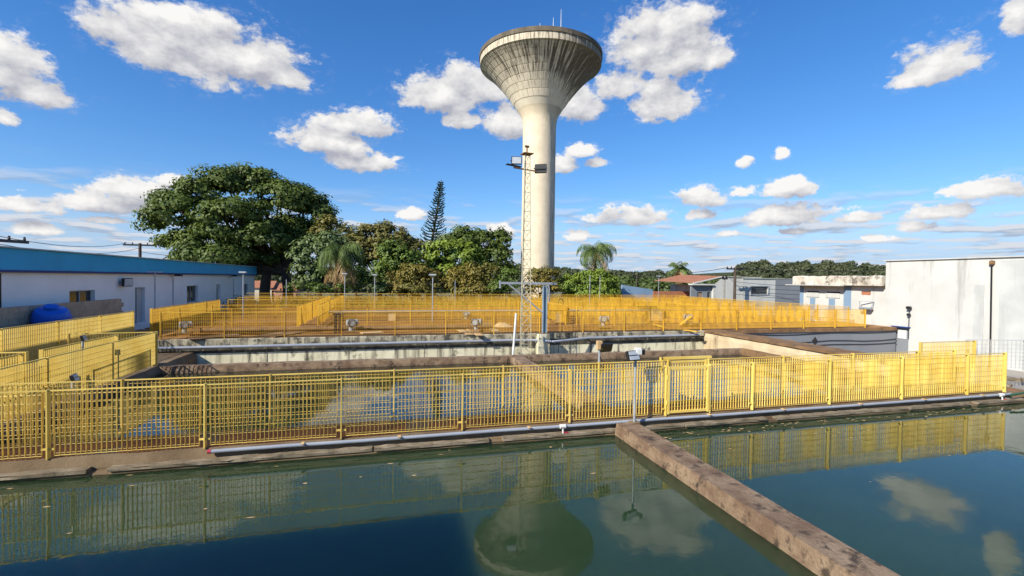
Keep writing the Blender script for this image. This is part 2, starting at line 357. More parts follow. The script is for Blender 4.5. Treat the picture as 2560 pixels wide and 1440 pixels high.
# walkway between the two basins
struct('walkway', rough_box(-26, 8.925, -1.2, 17.4, 9.9, Z_C, .4, .006, 3), CONC)
ledge = struct('coping_ledge', rough_box(-26, 8.80, -.3, 17.0, 8.922, .045, .6, .006, 4), CONC)
for k in range(20):
    x0_ = -26 + k * 2.15 + (.25 if k % 3 == 1 else 0)
    o = rough_box(x0_, 8.77 + .006 * (k % 3), .047, min(x0_ + 2.12, 17.0), 8.921, .098 + .004 * (k % 2), .2, .009, 70 + k).build('coping_block', LIP, ledge)
struct('walkway_surface', rough_box(-26, 9.03, Z_C - .02, 17.3, 9.89, Z_C + .006, .5, .002, 71), WALKR)
# divider beams in the basins
def beam(y0, y1, label, seed):
    t = thing('divider_wall', label, 'wall', (0, 0, 0))
    rough_box(4.57, y0, -1.2, 5.07, y1, .245, .35, .004, seed).build('wall_top', BEAM, t)
    return t
beam(-2, 8.77, 'long rough concrete divider wall crossing the front pool', 11)
beam(9.91, 17.3, 'concrete divider wall crossing the pool behind the fence', 12)
# second basin: far ledge, left and right edges
struct('pool_coping', rough_box(-7.0, 17.36, -1.0, 15.5, 17.75, Z_C - .03, .4, .008, 5), BEAM)
struct('pool_side_wall', rough_box(-8.9, 9.91, -1.2, -6.95, 20.3, Z_C - .004, .4, .006, 6), CONC)
struct('pool_side_wall', rough_box(15.05, 9.91, -1.2, 15.44, 17.3, Z_C - .004, .4, .01, 7), RUST)
rw = rough_box(15.45, 9.91, -1.4, 16.35, 20.38, .64, .5, .008, 8); struct('basin_wall', rw, TANW)
struct('basin_wall_cap', rough_box(15.42, 9.91, .642, 16.42, 20.38, .75, .35, .014, 18), RUST)
struct('service_path', MB().box(-8.9, 17.76, -1.4, 15.4, 20.3, -.35), PAVE)
struct('yard', MB().box(16.36, 9.91, -1.4, 60, 20.3, -.75), PAVE)
struct('yard_paving', MB().box(17.45, -10, -1.4, 60, 9.905, .12), PAVE)
# deck (filter platform): slab, front wall in parts
struct('deck', MB().box(-10.6, 20.42, -1.4, 28.2, 40.2, Z_D - .30), RUST)
for (x0_, y0_, x1_, y1_) in ((-10.6, 20.421, 28.2, 21.5), (-10.6, 23.2, 28.2, 24.5), (-10.6, 24.9, -4.5, 25.6), (-10.6, 27.2, 28.2, 28.9), (-10.6, 30.8, 28.2, 32.1), (-10.6, 35.4, 28.2, 36.4), (-10.6, 39.0, 28.2, 40.2),
                         (-4.5, 24.501, -2.9, 27.199), (-4.5, 28.901, -2.9, 30.799), (-4.5, 32.101, -2.9, 35.399), (-10.6, 21.501, -8.6, 23.199), (27.0, 21.501, 28.2, 23.199), (9.2, 24.501, 10.2, 27.199), (17.6, 24.501, 18.4, 27.199)):
    struct('deck_slab', MB().box(x0_, y0_, Z_D - .31, x1_, y1_, Z_D), DECK)
struct('deck_extension', MB().box(-10.6, 9.91, -1.4, -8.91, 20.41, Z_C - .01), DECK)
for yk in (21.9, 22.6, 25.4, 26.3, 29.6, 30.2, 33.0, 34.1, 37.2, 38.1):
    struct('gutter_wall', rough_box(-8.5 if yk < 27 else -10.4, yk, Z_D - .31, 27.5, yk + .12, Z_D - .06, .6, .008, int(yk * 10)), DECK)
fw = thing('platform_wall', 'stained pale concrete front wall of the filter platform', 'wall')
rough_box(-8.7, 20.30, .47, 15.44, 20.415, Z_D + .01, .5, .006, 9).build('top_band', WALLT, fw)
MB().box(-8.7, 20.34, -1.4, 15.44, 20.412, .175).build('wall_face', WALLC, fw)
rough_box(-8.7, 20.338, .177, 15.44, 20.411, .465, .5, .004, 19).build('stained_shade_band', STAIN_SHADE, fw)  # shade under the silver pipe painted as a dark strip, together with stains
for k in range(8): MB().box(-7.6 + k * 3.05, 20.325, -.3, -7.58 + k * 3.05, 20.338, .46).build('joint', WALLT, fw)
gw = thing('grey_wall', 'grey painted retaining wall with dark cables under the platform', 'wall')
MB().box(16.36, 20.36, -1.4, 28.2, 20.415, .54).build('wall_face', GREYW, gw)
rough_box(16.36, 20.30, .545, 28.2, 20.413, Z_D + .01, .4, .008, 10).build('top_band', RUST, gw)
for z0, sag in ((.42, .03), (-.02, .05), (-.22, .03)):
    MB().tube([(16.4 + i * 1.18, 20.33, z0 + sag * math.sin(i * 1.3) + .05 * (i / 10)) for i in range(11)], .022, 5).build('cable', WIREM, gw)
MB().add([(22.2, 20.345, .06), (22.42, 20.345, .28), (22.62, 20.345, .02), (22.4, 20.345, -.2)], [(0, 3, 2, 1)]).build('junction_plate', BLACK, gw)

# ------------------------------------------------------------------ water tower
TAZ, TD = R(17.94), 60.0
TX, TY = TD * math.sin(TAZ), TD * math.cos(TAZ)
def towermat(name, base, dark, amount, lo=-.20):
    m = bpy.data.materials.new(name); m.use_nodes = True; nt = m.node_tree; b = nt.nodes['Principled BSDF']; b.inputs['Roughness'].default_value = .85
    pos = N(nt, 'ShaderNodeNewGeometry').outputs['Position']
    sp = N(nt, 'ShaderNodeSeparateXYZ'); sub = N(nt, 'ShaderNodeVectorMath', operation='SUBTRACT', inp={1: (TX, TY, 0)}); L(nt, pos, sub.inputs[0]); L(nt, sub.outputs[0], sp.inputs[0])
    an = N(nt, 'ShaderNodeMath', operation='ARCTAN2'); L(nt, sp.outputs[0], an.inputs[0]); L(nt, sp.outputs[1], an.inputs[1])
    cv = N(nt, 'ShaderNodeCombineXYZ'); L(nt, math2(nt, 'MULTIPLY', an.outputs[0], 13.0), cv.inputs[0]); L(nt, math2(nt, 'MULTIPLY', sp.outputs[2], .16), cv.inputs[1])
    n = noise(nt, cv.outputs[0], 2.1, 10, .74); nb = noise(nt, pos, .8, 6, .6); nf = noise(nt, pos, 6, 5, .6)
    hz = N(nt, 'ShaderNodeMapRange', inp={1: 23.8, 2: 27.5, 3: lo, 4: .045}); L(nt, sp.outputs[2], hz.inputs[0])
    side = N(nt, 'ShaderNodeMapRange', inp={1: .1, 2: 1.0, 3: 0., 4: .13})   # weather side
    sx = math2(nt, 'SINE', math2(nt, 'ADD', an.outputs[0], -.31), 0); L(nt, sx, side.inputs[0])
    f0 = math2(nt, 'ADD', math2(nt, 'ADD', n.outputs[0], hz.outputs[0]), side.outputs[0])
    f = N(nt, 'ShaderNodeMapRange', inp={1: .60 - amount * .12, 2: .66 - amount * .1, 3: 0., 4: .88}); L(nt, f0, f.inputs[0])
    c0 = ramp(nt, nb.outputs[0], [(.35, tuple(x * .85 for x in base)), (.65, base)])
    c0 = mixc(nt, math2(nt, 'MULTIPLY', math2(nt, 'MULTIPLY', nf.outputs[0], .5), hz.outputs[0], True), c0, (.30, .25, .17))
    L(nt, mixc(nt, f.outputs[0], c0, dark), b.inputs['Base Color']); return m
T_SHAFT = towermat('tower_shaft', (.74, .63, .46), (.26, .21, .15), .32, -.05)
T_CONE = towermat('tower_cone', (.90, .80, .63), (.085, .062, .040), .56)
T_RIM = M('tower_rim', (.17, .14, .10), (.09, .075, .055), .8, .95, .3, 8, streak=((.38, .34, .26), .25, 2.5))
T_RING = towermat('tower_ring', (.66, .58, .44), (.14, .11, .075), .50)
tw = thing('water_tower', 'tall white funnel-shaped concrete water tower with stained tank', 'water tower', (TX, TY, 0))
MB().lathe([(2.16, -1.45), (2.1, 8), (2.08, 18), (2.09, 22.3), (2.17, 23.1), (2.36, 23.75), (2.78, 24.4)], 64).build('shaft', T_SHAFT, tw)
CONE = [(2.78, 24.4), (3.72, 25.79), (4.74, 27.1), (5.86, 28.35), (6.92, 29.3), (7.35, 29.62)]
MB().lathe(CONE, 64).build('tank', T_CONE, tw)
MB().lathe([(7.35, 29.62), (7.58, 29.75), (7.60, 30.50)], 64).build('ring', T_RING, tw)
MB().lathe([(7.55, 30.50), (7.70, 30.51), (7.70, 31.02), (7.45, 31.02), (0.1, 31.5)], 64).build('rim', T_RIM, tw)
# shuttering panels of the cone, each its own proud plate
rows = 8; NSEG = 34
def cone_at(s):
    seg = s * (len(CONE) - 1); i = min(int(seg), len(CONE) - 2); t = seg - i
    return CONE[i][0] + (CONE[i+1][0] - CONE[i][0]) * t, CONE[i][1] + (CONE[i+1][1] - CONE[i][1]) * t
for rI in range(rows):
    s0, s1 = .10 + .89 * rI / rows, .10 + .89 * (rI + 1) / rows
    (ra, za), (rb, zb) = cone_at(s0 + .006), cone_at(s1 - .006); dth = 2 * math.pi / NSEG; pm = MB()
    nr, nzz = (zb - za), -(rb - ra); ln = math.hypot(nr, nzz); nr /= ln; nzz /= ln; d = .03
    g0 = .0035 + .02 / (ra + rb); vs = []
    for (r_, z_, dd) in ((ra, za, -.02), (rb, zb, -.02), (ra, za, d), (rb, zb, d)):
        for kk in range(3):
            th = -dth/2 + g0 + (dth - 2*g0) * kk / 2; rr = r_ + nr * dd; vs.append((rr * math.cos(th), rr * math.sin(th), z_ + nzz * dd))
    fs = [(6,9,10,7)[::-1], (7,10,11,8)[::-1], (0,6,7,1)[::-1], (1,7,8,2)[::-1], (3,4,10,9)[::-1], (4,5,11,10)[::-1], (0,3,9,6)[::-1], (2,8,11,5)[::-1]]
    pm.add(vs, fs); me = pm.mesh('panel', T_CONE)
    for k in range(NSEG):
        obj('panel', me, tw, (0, 0, 0), k * dth + (.5 * dth if rI % 2 else 0))
for (ax, ay, h, r_) in ((-1.9, -5.5, 1.0, .04), (-.4, -5.8, 1.7, .045), (.6, -5.6, 2.9, .05), (2.2, -5.2, .8, .04)):
    MB().tube([(ax, ay, 31.0), (ax, ay, 31.3 + h * .45), (ax, ay, 31.3 + h)], [r_, r_, r_ * .5], 6).build('antenna', GREYP, tw)

# ------------------------------------------------------------------ buildings
# left hall with blue fascia: facade plane x = -13.7 along y
XB = -13.7
lb = thing('workshop_hall', 'long low white hall with a deep blue roof fascia', 'building', (0, 0, 0))
def wall_with_holes(mb, plane, a0, a1, z0, z1, holes, thick, axis='y'):
    """wall in plane x=const (axis y) or y=const (axis x); holes = (a0,a1,z0,z1); built from strips"""
    xs = sorted({a0, a1, *[h[0] for h in holes], *[h[1] for h in holes]}); zs = sorted({z0, z1, *[h[2] for h in holes], *[h[3] for h in holes]})
    for i in range(len(xs) - 1):
        j = 0
        while j < len(zs) - 1:
            if any(h[0] - 1e-6 <= xs[i] and xs[i+1] <= h[1] + 1e-6 and h[2] - 1e-6 <= zs[j] and zs[j+1] <= h[3] + 1e-6 for h in holes): j += 1; continue
            k = j
            while k + 1 < len(zs) - 1 and not any(h[0] - 1e-6 <= xs[i] and xs[i+1] <= h[1] + 1e-6 and h[2] - 1e-6 <= zs[k+1] and zs[k+2] <= h[3] + 1e-6 for h in holes): k += 1
            if axis == 'y': mb.box(min(plane, plane + thick), xs[i], zs[j], max(plane, plane + thick), xs[i+1], zs[k+1])
            else: mb.box(xs[i], min(plane, plane + thick), zs[j], xs[i+1], max(plane, plane + thick), zs[k+1])
            j = k + 1
lh = [(25.4, 27.3, 1.35, 2.38), (31.1, 32.2, .35, 2.40), (38.2, 40.2, 1.22, 2.38), (44.1, 45.2, .35, 2.38), (52.1, 53.4, 1.2, 2.32)]
mb = MB(); wall_with_holes(mb, XB, 8, 55.9, -1.4, 3.17, lh, -.22); mb.build('wall', LWALL, lb)
MB().box(-26, 55.66, -1.4, -13.925, 55.9, 3.17).build('wall', LWALL, lb)
MB().box(-26, 8.01, -1.4, -25.8, 55.65, 3.17).build('wall', LWALL, lb)
MB().box(-25.79, 8.0, -1.4, -13.93, 8.2, 3.17).build('wall', LWALL, lb)
MB().box(-25.79, 8.21, -1.4, -14.3, 55.6, .1).build('floor', PAVE, lb)
MB().box(-26, 7.7, 3.175, -13.55, 56.1, 4.08).build('fascia', BLUEF, lb)
MB().box(-13.549, 7.7, 3.17, -13.50, 56.12, 3.27).build('trim', BLUED, lb)
MB().box(-26.1, 7.6, 4.082, -13.45, 56.2, 4.13).build('roof', WHITEG, lb)
for i, h in enumerate(lh):
    if h[2] > 1:
        wd = MB().box(XB - .20, h[0] + .03, h[2] + .03, XB - .18, h[1] - .03, h[3] - .03).build('window', DARKG, lb)
        MB().box(XB - .18, (h[0]+h[1])/2 - .03, h[2], XB - .13, (h[0]+h[1])/2 + .03, h[3]).build('mullion', GREYP, wd)
        MB().box(XB - .19, h[0] + .0, h[2] + .0, XB - .14, h[0] + .05, h[3]).box(XB - .19, h[1] - .05, h[2], XB - .14, h[1], h[3]).box(XB - .19, h[0] + .051, h[3] - .05, XB - .14, h[1] - .051, h[3]).build('frame', WHITEG, wd)
        MB().box(XB - .16, h[0] - .05, h[2] - .06, XB + .05, h[1] + .05, h[2] - .002).build('sill', WHITEG, wd)
    else:
        MB().box(XB - .20, h[0] + .5, h[2], XB - .16, h[1] - .03, h[3] - .03).build('door', WHITEG, lb)
        MB().box(XB - .9, h[0] + .02, h[2], XB - .3, h[0] + .08, h[3] - .05).build('door', GREYP, lb)
pp = MB().tube([(XB + .06, 21.4, 3.15), (XB + .06, 21.4, 1.75), (XB + .06, 21.55, 1.62), (XB + .06, 26.0, 1.66)], .035, 6).build('drainpipe', BLACK, lb)
def floodlight(name, label, loc, rz, s=.3, pole=None, group='floodlights'):
    t = thing(name, label, 'lamp', loc, rz, group)
    h = MB().bbox(-s*.6, -s*.12, -s*.45, s*.6, s*.12, s*.45, s*.05); h.build('housing', BLACK, t)
    MB().box(-s*.52, -s*.16, -s*.37, s*.52, -s*.125, s*.37).build('glass', GLASS, t)
    MB().bar((-s*.65, s*.02, 0), (-s*.65, s*.3, 0), .02, .02).bar((s*.65, s*.02, 0), (s*.65, s*.3, 0), .02, .02).bar((-s*.65, s*.3, 0), (s*.65, s*.3, 0), .03, .03).build('bracket', BLACK, t)
    return t
def wall_lamp(y, z, label):
    t = thing('wall_lamp', label, 'lamp', (XB, y, z), 0, 'lamps on the blue-topped hall')
    MB().bar((0, 0, 0), (.35, 0, .1), .04, .04).build('arm', GREYP, t)
    MB().bbox(.28, -.22, .06, .62, .22, .2, .03).build('housing', BLACK, t); return t
wall_lamp(35.6, 3.0, 'small dark lamp above the window pipe, middle of the blue-topped hall')
wall_lamp(47.5, 3.0, 'small dark lamp near the far end of the blue-topped hall')
fl = floodlight('floodlight', 'square floodlight fixed on the white wall under the blue fascia', (XB + .3, 29.6, 2.72), R(75), .5)
for (y, lab) in ((35.9, 'thin grey conduit running down the hall wall beside the square window'), (48.6, 'thin grey conduit at the far end of the hall wall')):
    tag(MB().tube([(XB + .03, y, 2.95), (XB + .03, y, .9)], .03, 5).build('conduit', GREYP), lab, 'pipe', 'conduits on the hall')
tt = thing('street_bracket', 'thin pole with small cross arm in front of the blue fascia', 'lamp', (XB + 1.2, 30.5, 0))
MB().tube([(0, 0, -.5), (0, 0, 3.25)], .03, 6).build('pole', GREYP, tt); MB().bar((-.3, -.2, 3.3), (.3, .2, 3.3), .12, .06).build('head', GREYP, tt)
# bare block wall and blue tank beside the hall
bw = thing('block_wall', 'bare brown block wall in front of the white hall', 'wall')
for r_ in range(7):
    for k in range(18):
        y0 = 17.4 + k * .49 + (.24 if r_ % 2 else 0); MB
        o = MB().box(-12.3, y0, .62 + r_ * .2, -12.12, y0 + .475, .805 + r_ * .2).build('block', BLOCKW, bw)
MB().box(-12.29, 17.3, -1.4, -12.14, 26.3, 1.98).build('core', BLOCKW, bw)
bt = _bt = thing('water_tank', 'round bright blue plastic water tank leaning beside the hall', 'tank', (-11.7, 20.7, 1.25))
o = MB().lathe([(.02, .98), (.2, .95), (.25, .88), (.55, .80), (.62, .70), (.72, .35), (.70, .30), (.66, 0), (.02, 0)][::-1], 28).build('body', TANKB, bt); o.rotation_euler = (R(18), R(10), 0)
o2 = MB().lathe([(.27, .0), (.27, .06), (.02, .09)], 20).build('lid', TANKB, bt, loc=(-.02 + .16, -.29, .87)); o2.rotation_euler = (R(18), R(10), 0)
bt.scale = (.78, .78, .80)
lw = thing('low_wall', 'long low brown wall behind the yellow walkway fence', 'wall'); rough_box(-10.3, 9.5, -1.4, -10.1, 22.2, 1.60, .5, .01, 14).build('wall_face', BLOCKW, lw)

# right: tall white block (face x = 28.3) and lower wing with blue stripes
XW = 28.3
wb = thing('white_block', 'big plain white block building with weathered corner', 'building')
mb = MB(); wall_with_holes(mb, XW, 2, 21.1, -1.4, 4.52, [(19.75, 20.5, -1.35, .72), (14.2, 15.05, 3.36, 3.75)], .25); mb.build('wall', WHITEW, wb)
MB().box(28.56, 20.85, -1.4, 44, 21.1, 4.52).build('wall', WHITEW, wb)
MB().box(28.2, 1.9, 4.523, 44, 21.2, 4.58).build('roof', WHITEG, wb)
d_ = MB().box(XW + .06, 19.78, -1.35, XW + .1, 20.47, .69).build('door', GREYW, wb); MB().box(XW + .045, 19.9, .1, XW + .058, 20.36, .6).build('pane', WHITEP, d_)
MB().box(XW - .18, 19.65, .74, XW - .003, 20.6, .79).build('canopy', BLUED, wb)
w_ = MB().box(XW + .12, 14.2, 3.36, XW + .15, 15.05, 3.75).build('window', DARKG, wb)
MB().tube([(XW - .08, 16.06, 4.40), (XW - .08, 16.0, .1), (XW - .08, 16.0, -1.2)], .04, 6).build('drainpipe', BLACK, wb)
MB().bbox(XW - .16, 15.96, 4.18, XW - .01, 16.12, 4.38, .02).build('rain_hopper', RUST, wb)
MB().box(XW - .03, 16.35, -1.4, XW - .002, 16.75, 3.2).build('stain_strip', WHITEG, wb)
MB().box(XW - .028, 2.0, -1.4, XW - .002, 15.75, 4.40).build('stain_panel', WHITEG, wb)
wl = thing('security_lamp', 'small lamp and camera on a conduit against the white block wall', 'lamp', (XW - .12, 19.68, 0))
MB().tube([(0, 0, .15), (0, 0, 1.35)], .018, 5).build('conduit', BLACK, wl)
MB().bbox(-.14, -.12, 1.80, .02, .08, 1.96, .03).build('housing', BLACK, wl); MB().bbox(-.1, -.08, 1.42, .02, .06, 1.56, .02).build('camera_body', BLACK, wl); MB().tube([(0, 0, 1.5), (0, 0, 1.8)], .02, 5).build('stem', BLACK, wl)
XS = 28.62
sw = thing('striped_annex', 'low white annex with blue stripes and a mossy parapet', 'building')
mb = MB(); sh = [(25.75, 26.75, 2.22, 2.62), (24.2, 25.22, 2.22, 2.62), (22.2, 22.8, 2.48, 2.72)]
wall_with_holes(mb, XS, 21.2, 27.3, -1.4, 3.06, sh, .25); mb.build('wall', WHITEW, sw)
MB().box(28.9, 27.05, -1.4, 36, 27.3, 3.06).build('wall', WHITEW, sw)
for a0, a1 in ((27.0, 27.3), (26.05, 26.45), (24.55, 25.0), (23.45, 23.95)):
    z1 = 2.15 if 24 < a0 < 26.9 else 3.05
    MB().box(XS - .02, a0, .5, XS - .002, a1, z1).build('stripe', BLUES, sw)
rough_box(28.15, 21.22, 3.065, 29.2, 27.5, 3.66, .4, .02, 17).build('parapet', CROWNM, sw)
MB().box(27.9, 23.6, 3.01, 28.7, 27.9, 3.062).build('eave', WHITEG, sw)
for h in sh[:2]:
    MB().box(XS + .1, h[0], h[2], XS + .13, h[1], h[3]).build('window', DARKG, sw)
    MB().box(XS - .05, h[0], h[2] - .005, XS + .02, h[1], h[2] + .32).build('shutter', WHITEG, sw)
MB().box(XS + .05, 22.2, 2.48, XS + .1, 22.8, 2.72).build('window', ROOFT, sw)
gl = thing('bracket_lamp', 'angled grey metal frame lamp on the white annex wall', 'lamp', (XS - .05, 22.3, 1.75))
MB().bar((0, -.35, .35), (-.3, .3, .35), .04, .04).bar((-.3, .3, .35), (-.3, .3, -.05), .03, .03).bar((0, -.35, .35), (-.35, -.4, -.1), .03, .03).build('frame', GREYP, gl)
MB().bbox(-.45, -.4, -.12, -.12, .25, 0, .03).build('housing', MOTOR, gl)
# gable house with terracotta roof
hy = 46.0
hc = thing('gable_house', 'white house with low terracotta gable roof beside the road', 'house')
mb = MB(); wall_with_holes(mb, hy, 33.1, 35.75, -1.4, 2.75, [(33.9, 34.55, .2, 2.0), (35.2, 35.6, .2, 2.0)], .25, 'x'); mb.build('wall', GREYW, hc)
MB().add([(35.75, hy - .3, -1.4), (39.6, hy - .3, -1.4), (39.6, hy - .3, 3.6), (36.9, hy - .3, 3.62), (35.75, hy - .3, 2.80)], [(0, 1, 2, 3, 4)]).add([(35.75, hy - .3, -1.4), (35.75, hy - .3, 2.8), (35.75, hy + 8, 2.8), (35.75, hy + 8, -1.4)], [(0, 1, 2, 3)]).build('wall', WHITEW, hc)
MB().box(32.9, hy - .5, 2.76, 35.74, hy + .3, 2.92).build('canopy', WHITEW, hc)
for k in range(12):
    x0 = 33.2 + k * .335; 
    za = 2.93 + (x0 - 33.2) * .21; zb = 2.93 + (x0 + .335 - 33.2) * .21
    MB().add([(x0, hy - .2, za + .05), (x0 + .35, hy - .2, zb + .05), (x0 + .35, hy + 8, zb + .25), (x0, hy + 8, za + .25), (x0, hy - .2, za), (x0 + .35, hy - .2, zb)], [(0, 1, 2, 3), (4, 5, 1, 0)]).build('tile', ROOFT, hc)
MB().bar((33.1, hy - .3, 2.96), (36.95, hy - .3, 3.78), .2, .10).bar((36.95, hy - .3, 3.78), (42.2, hy - .3, 3.72), .2, .08).build('verge', WHITEW, hc)
MB().box(33.95, hy + .1, .2, 34.5, hy + .15, 1.95).build('door', BRICKW, hc); MB().box(35.25, hy + .1, .2, 35.55, hy + .15, 1.95).build('window', DARKG, hc)
MB().add([(36.8, hy - .2, 3.74), (42.2, hy - .2, 3.70), (42.2, hy + 8, 3.85), (36.8, hy + 8, 3.9)], [(0, 1, 2, 3)]).build('roof', ROOFT, hc)
hd = thing('flat_house', 'pale grey flat-roofed house with one barred window', 'house')
mb = MB(); wall_with_holes(mb, hy - .35, 39.62, 49.5, -1.4, 3.58, [(40.8, 43.2, 1.78, 2.68)], .25, 'x'); mb.build('wall', WHITEG, hd)
MB().box(44.2, hy - .40, -1.4, 49.5, hy - .353, 3.54).build('wall_panel', GREYW, hd)
MB().box(39.6, hy - .45, 3.583, 49.6, hy + 6, 3.64).build('roof', WHITEG, hd)
wdw = MB().box(40.85, hy - .2, 1.82, 43.15, hy - .16, 2.64).build('window', DARKG, hd)
MB().box(40.7, hy - .42, 1.70, 43.3, hy - .353, 1.775).box(40.7, hy - .42, 2.685, 43.3, hy - .353, 2.76).box(40.7, hy - .42, 1.776, 40.79, hy - .353, 2.684).box(43.21, hy - .42, 1.776, 43.3, hy - .353, 2.684).build('frame', GREYP, wdw)
for k in range(5): MB().box(40.9, hy - .3, 1.9 + k * .17, 43.1, hy - .28, 1.92 + k * .17).build('bar', GREYP, wdw)
# small far houses and boundary walls
def at_depth_box(px0, px1, py0, Y, thick, z0=-1.4):
    a, c = at(px0, py0, Y), at(px1, py0, Y); return a.x, c.x, (a.z + c.z) / 2
x0, x1, zt = at_depth_box(1556, 1632, 716, 47.5, .3)
t = thing('blue_grey_wall', 'faded blue-grey painted boundary wall beyond the yellow fences', 'wall')
pl_ = at(1556, 712, 47.5); pr_ = at(1632, 724, 47.5)
MB().add([(pl_.x, 47.5, -1.4), (pr_.x, 47.5, -1.4), (pr_.x, 47.5, pr_.z), (pl_.x, 47.5, pl_.z), (pl_.x, 47.8, -1.4), (pr_.x, 47.8, -1.4), (pr_.x, 47.8, pr_.z), (pl_.x, 47.8, pl_.z)], [(0,1,2,3),(5,4,7,6),(3,2,6,7),(1,5,6,2),(4,0,3,7)]).build('wall_face', BLUES, t)
t = thing('orange_wall', 'low orange terracotta boundary wall beside the blue-grey wall', 'wall')
a = at(1634, 728, 50); c = at(1730, 732, 50); MB().box(a.x, 50, -1.4, c.x, 50.3, a.z).box(a.x + 1.5, 50.31, -1.4, c.x, 51.8, a.z - .3).build('wall_face', ROOFT, t)
for i, (px, py, wpx, hpx, lab) in enumerate(((1548, 702, 18, 12, 'cream cottage just above the bright bushes'), (1575, 706, 22, 10, 'pink-walled cottage above the blue-grey wall'), (1592, 704, 14, 10, 'white cottage at the foot of the wooded ridge'))):
    p0 = at(px, py, 150); sc = 150 / F_PX; t = thing('cottage', lab + ', far away', 'house', (p0.x, 150 + i * 6, -1.4), 0, 'far cottages')
    wz = p0.z + 1.4; ww = wpx * sc / 2
    MB().box(-ww, 0, 0, ww, 5, wz - .8).build('wall', M('cottage_%d' % i, ((.7, .6, .45), (.62, .36, .30), (.75, .73, .68))[i]), t)
    MB().add([(-ww - .3, -.3, wz - .8), (ww + .3, -.3, wz - .8), (ww + .3, 5.3, wz - .8), (-ww - .3, 5.3, wz - .8), (-ww - .3, 2.5, wz + .6), (ww + .3, 2.5, wz + .6)], [(0,1,5,4),(2,3,4,5),(1,2,5),(3,0,4)]).build('roof', ROOFT, t)
    MB().box(-ww * .4, -.02, .9, ww * .1, .02, wz - 1.3).build('window', DARKG, t)
for i, (px, py, wpx, lab) in enumerate(((655, 705, 40, 'cream house glimpsed under the big tree'), (712, 712, 46, 'pinkish house glimpsed between the dark trunks'))):
    p0 = at(px, py, 90); ww = wpx * 90 / F_PX / 2; t = thing('cottage', lab, 'house', (p0.x, 90, -1.4), 0, 'houses under the big tree')
    MB().box(-ww, 0, 0, ww, 5, p0.z + .4).build('wall', M('cot_b%d' % i, ((.7, .62, .5), (.55, .30, .24))[i]), t)
    MB().add([(-ww - .3, -.3, p0.z + .4), (ww + .3, -.3, p0.z + .4), (ww + .3, 5.3, p0.z + .4), (-ww - .3, 5.3, p0.z + .4), (-ww - .3, 2.5, p0.z + 1.6), (ww + .3, 2.5, p0.z + 1.6)], [(0,1,5,4),(2,3,4,5),(1,2,5),(3,0,4)]).build('roof', ROOFT, t)
    MB().box(-ww * .3, -.02, 1.2, ww * .2, .02, p0.z - .4).build('window', DARKG, t)

# ------------------------------------------------------------------ yellow grating fences
FH = 1.10
BAR_ME = MB().box(-.002, -.015, .06, .002, .015, 1.045).mesh('bar', YEL)
POST_ME = MB().bbox(-.010, -.045, 0, .010, .045, FH, .003).mesh('post', YEL)
def fence_detailed(name, label, p0, xs, z, gates=(), skip=()):
    """near fence along x: posts at xs, one grating panel per bay, every bar and rod its own piece"""
    t = thing(name, label, 'fence', (0, p0, z))
    for x in xs: obj('post', POST_ME, t, (x, 0, 0))
    for i in range(len(xs) - 1):
        if i in skip: continue
        a, c = xs[i] + .085, xs[i + 1] - .085
        e = bpy.data.objects.new('panel', None); COL.objects.link(e); e.parent = t; e.location = ((a + c) / 2, 0, 0); e.empty_display_size = .1
        n = max(2, round((c - a) / .0695)); ln = c - a
        for k in range(n + 1):
            bo = obj('bar', BAR_ME, e, (-ln / 2 + ln * k / n + random.gauss(0, .0012), 0, 0)); bo.rotation_euler = (0, random.gauss(0, .0025), random.gauss(0, .03))
        rod = MB().tube([(-ln / 2 - .01, 0, 0), (ln / 2 + .01, 0, 0)], .0042, 5).mesh('rod', YEL)
        for k in range(8): obj('rod', rod, e, (0, -.004, .085 + k * .1325))
        MB().box(-ln / 2 - .074, -.012, 1.068, ln / 2 + .074, .012, 1.088).build('rail', YEL, e)
        MB().tube([(-ln/2 + ln*k/24, -.006, .045 + .004 * (k % 2)) for k in range(25)], .006, 4).build('bottom_strip', YEL, e)
        for s_ in (-1, 1): MB().box(s_ * (ln / 2 + .045) - .045, -.02, .14, s_ * (ln / 2 + .045) + .045, .0, .17).build('clip', YEL, e)
    return t
XF = [-7.35, -5.14, -2.96, -.78, 1.43, 3.65, 5.88]
fence_detailed('front_fence', 'yellow grating fence along the front pool with a gate bay, nearest fence', 9.0, XF + [6.99, 8.14, 10.38, 12.70, 15.02, 16.46], Z_C, skip=(6,))
XB2 = [-6.65, -4.45, -2.10, .15, 2.4, 4.60, 6.35, 7.45, 9.65, 11.9, 14.2, 15.6]
fence_detailed('back_fence', 'yellow grating fence on the far side of the walkway, behind the front fence', 9.66, XB2, Z_C, skip=(6,))
def gate(name, label, x0, x1, y, z, lift):
    t = thing(name, label, 'gate', (x0, y, z)); wd = x1 - x0
    f = MB().bbox(.03, -.03, .04, .08, .03, FH - .02, .004).bbox(wd - .08, -.03, .04, wd - .03, .03, FH - .02, .004).box(.081, -.02, FH - .08, wd - .081, .02, FH - .03).box(.081, -.02, .06, wd - .081, .02, .11); f.build('frame', YEL, t)
    n = int((wd - .16) / .0695)
    for k in range(1, n): obj('bar', BAR_ME, t, (.08 + (wd - .16) * k / n, 0, .03)).scale.z = .93
    rod = MB().tube([(.08, 0, 0), (wd - .08, 0, 0)], .0045, 5).mesh('rod', YEL)
    for k in range(7): obj('rod', rod, t, (0, -.004, .19 + k * .1325))
    for k in (.25, .8): MB().tube([(.012, -.02, k), (.012, -.02, k + .1)], .018, 6).build('hinge', YEL, t)
    if lift: MB().bar((-.15, 0, FH + .03), (wd + .1, 0, FH + .03), .06, .06).bar((-.15, .0, FH - .3), (-.15, 0, FH + .06), .06, .06).build('header', YEL, t)
    return t
gate('gate', 'closed yellow grating gate in the front fence', 5.88, 6.99, 8.98, Z_C, False)
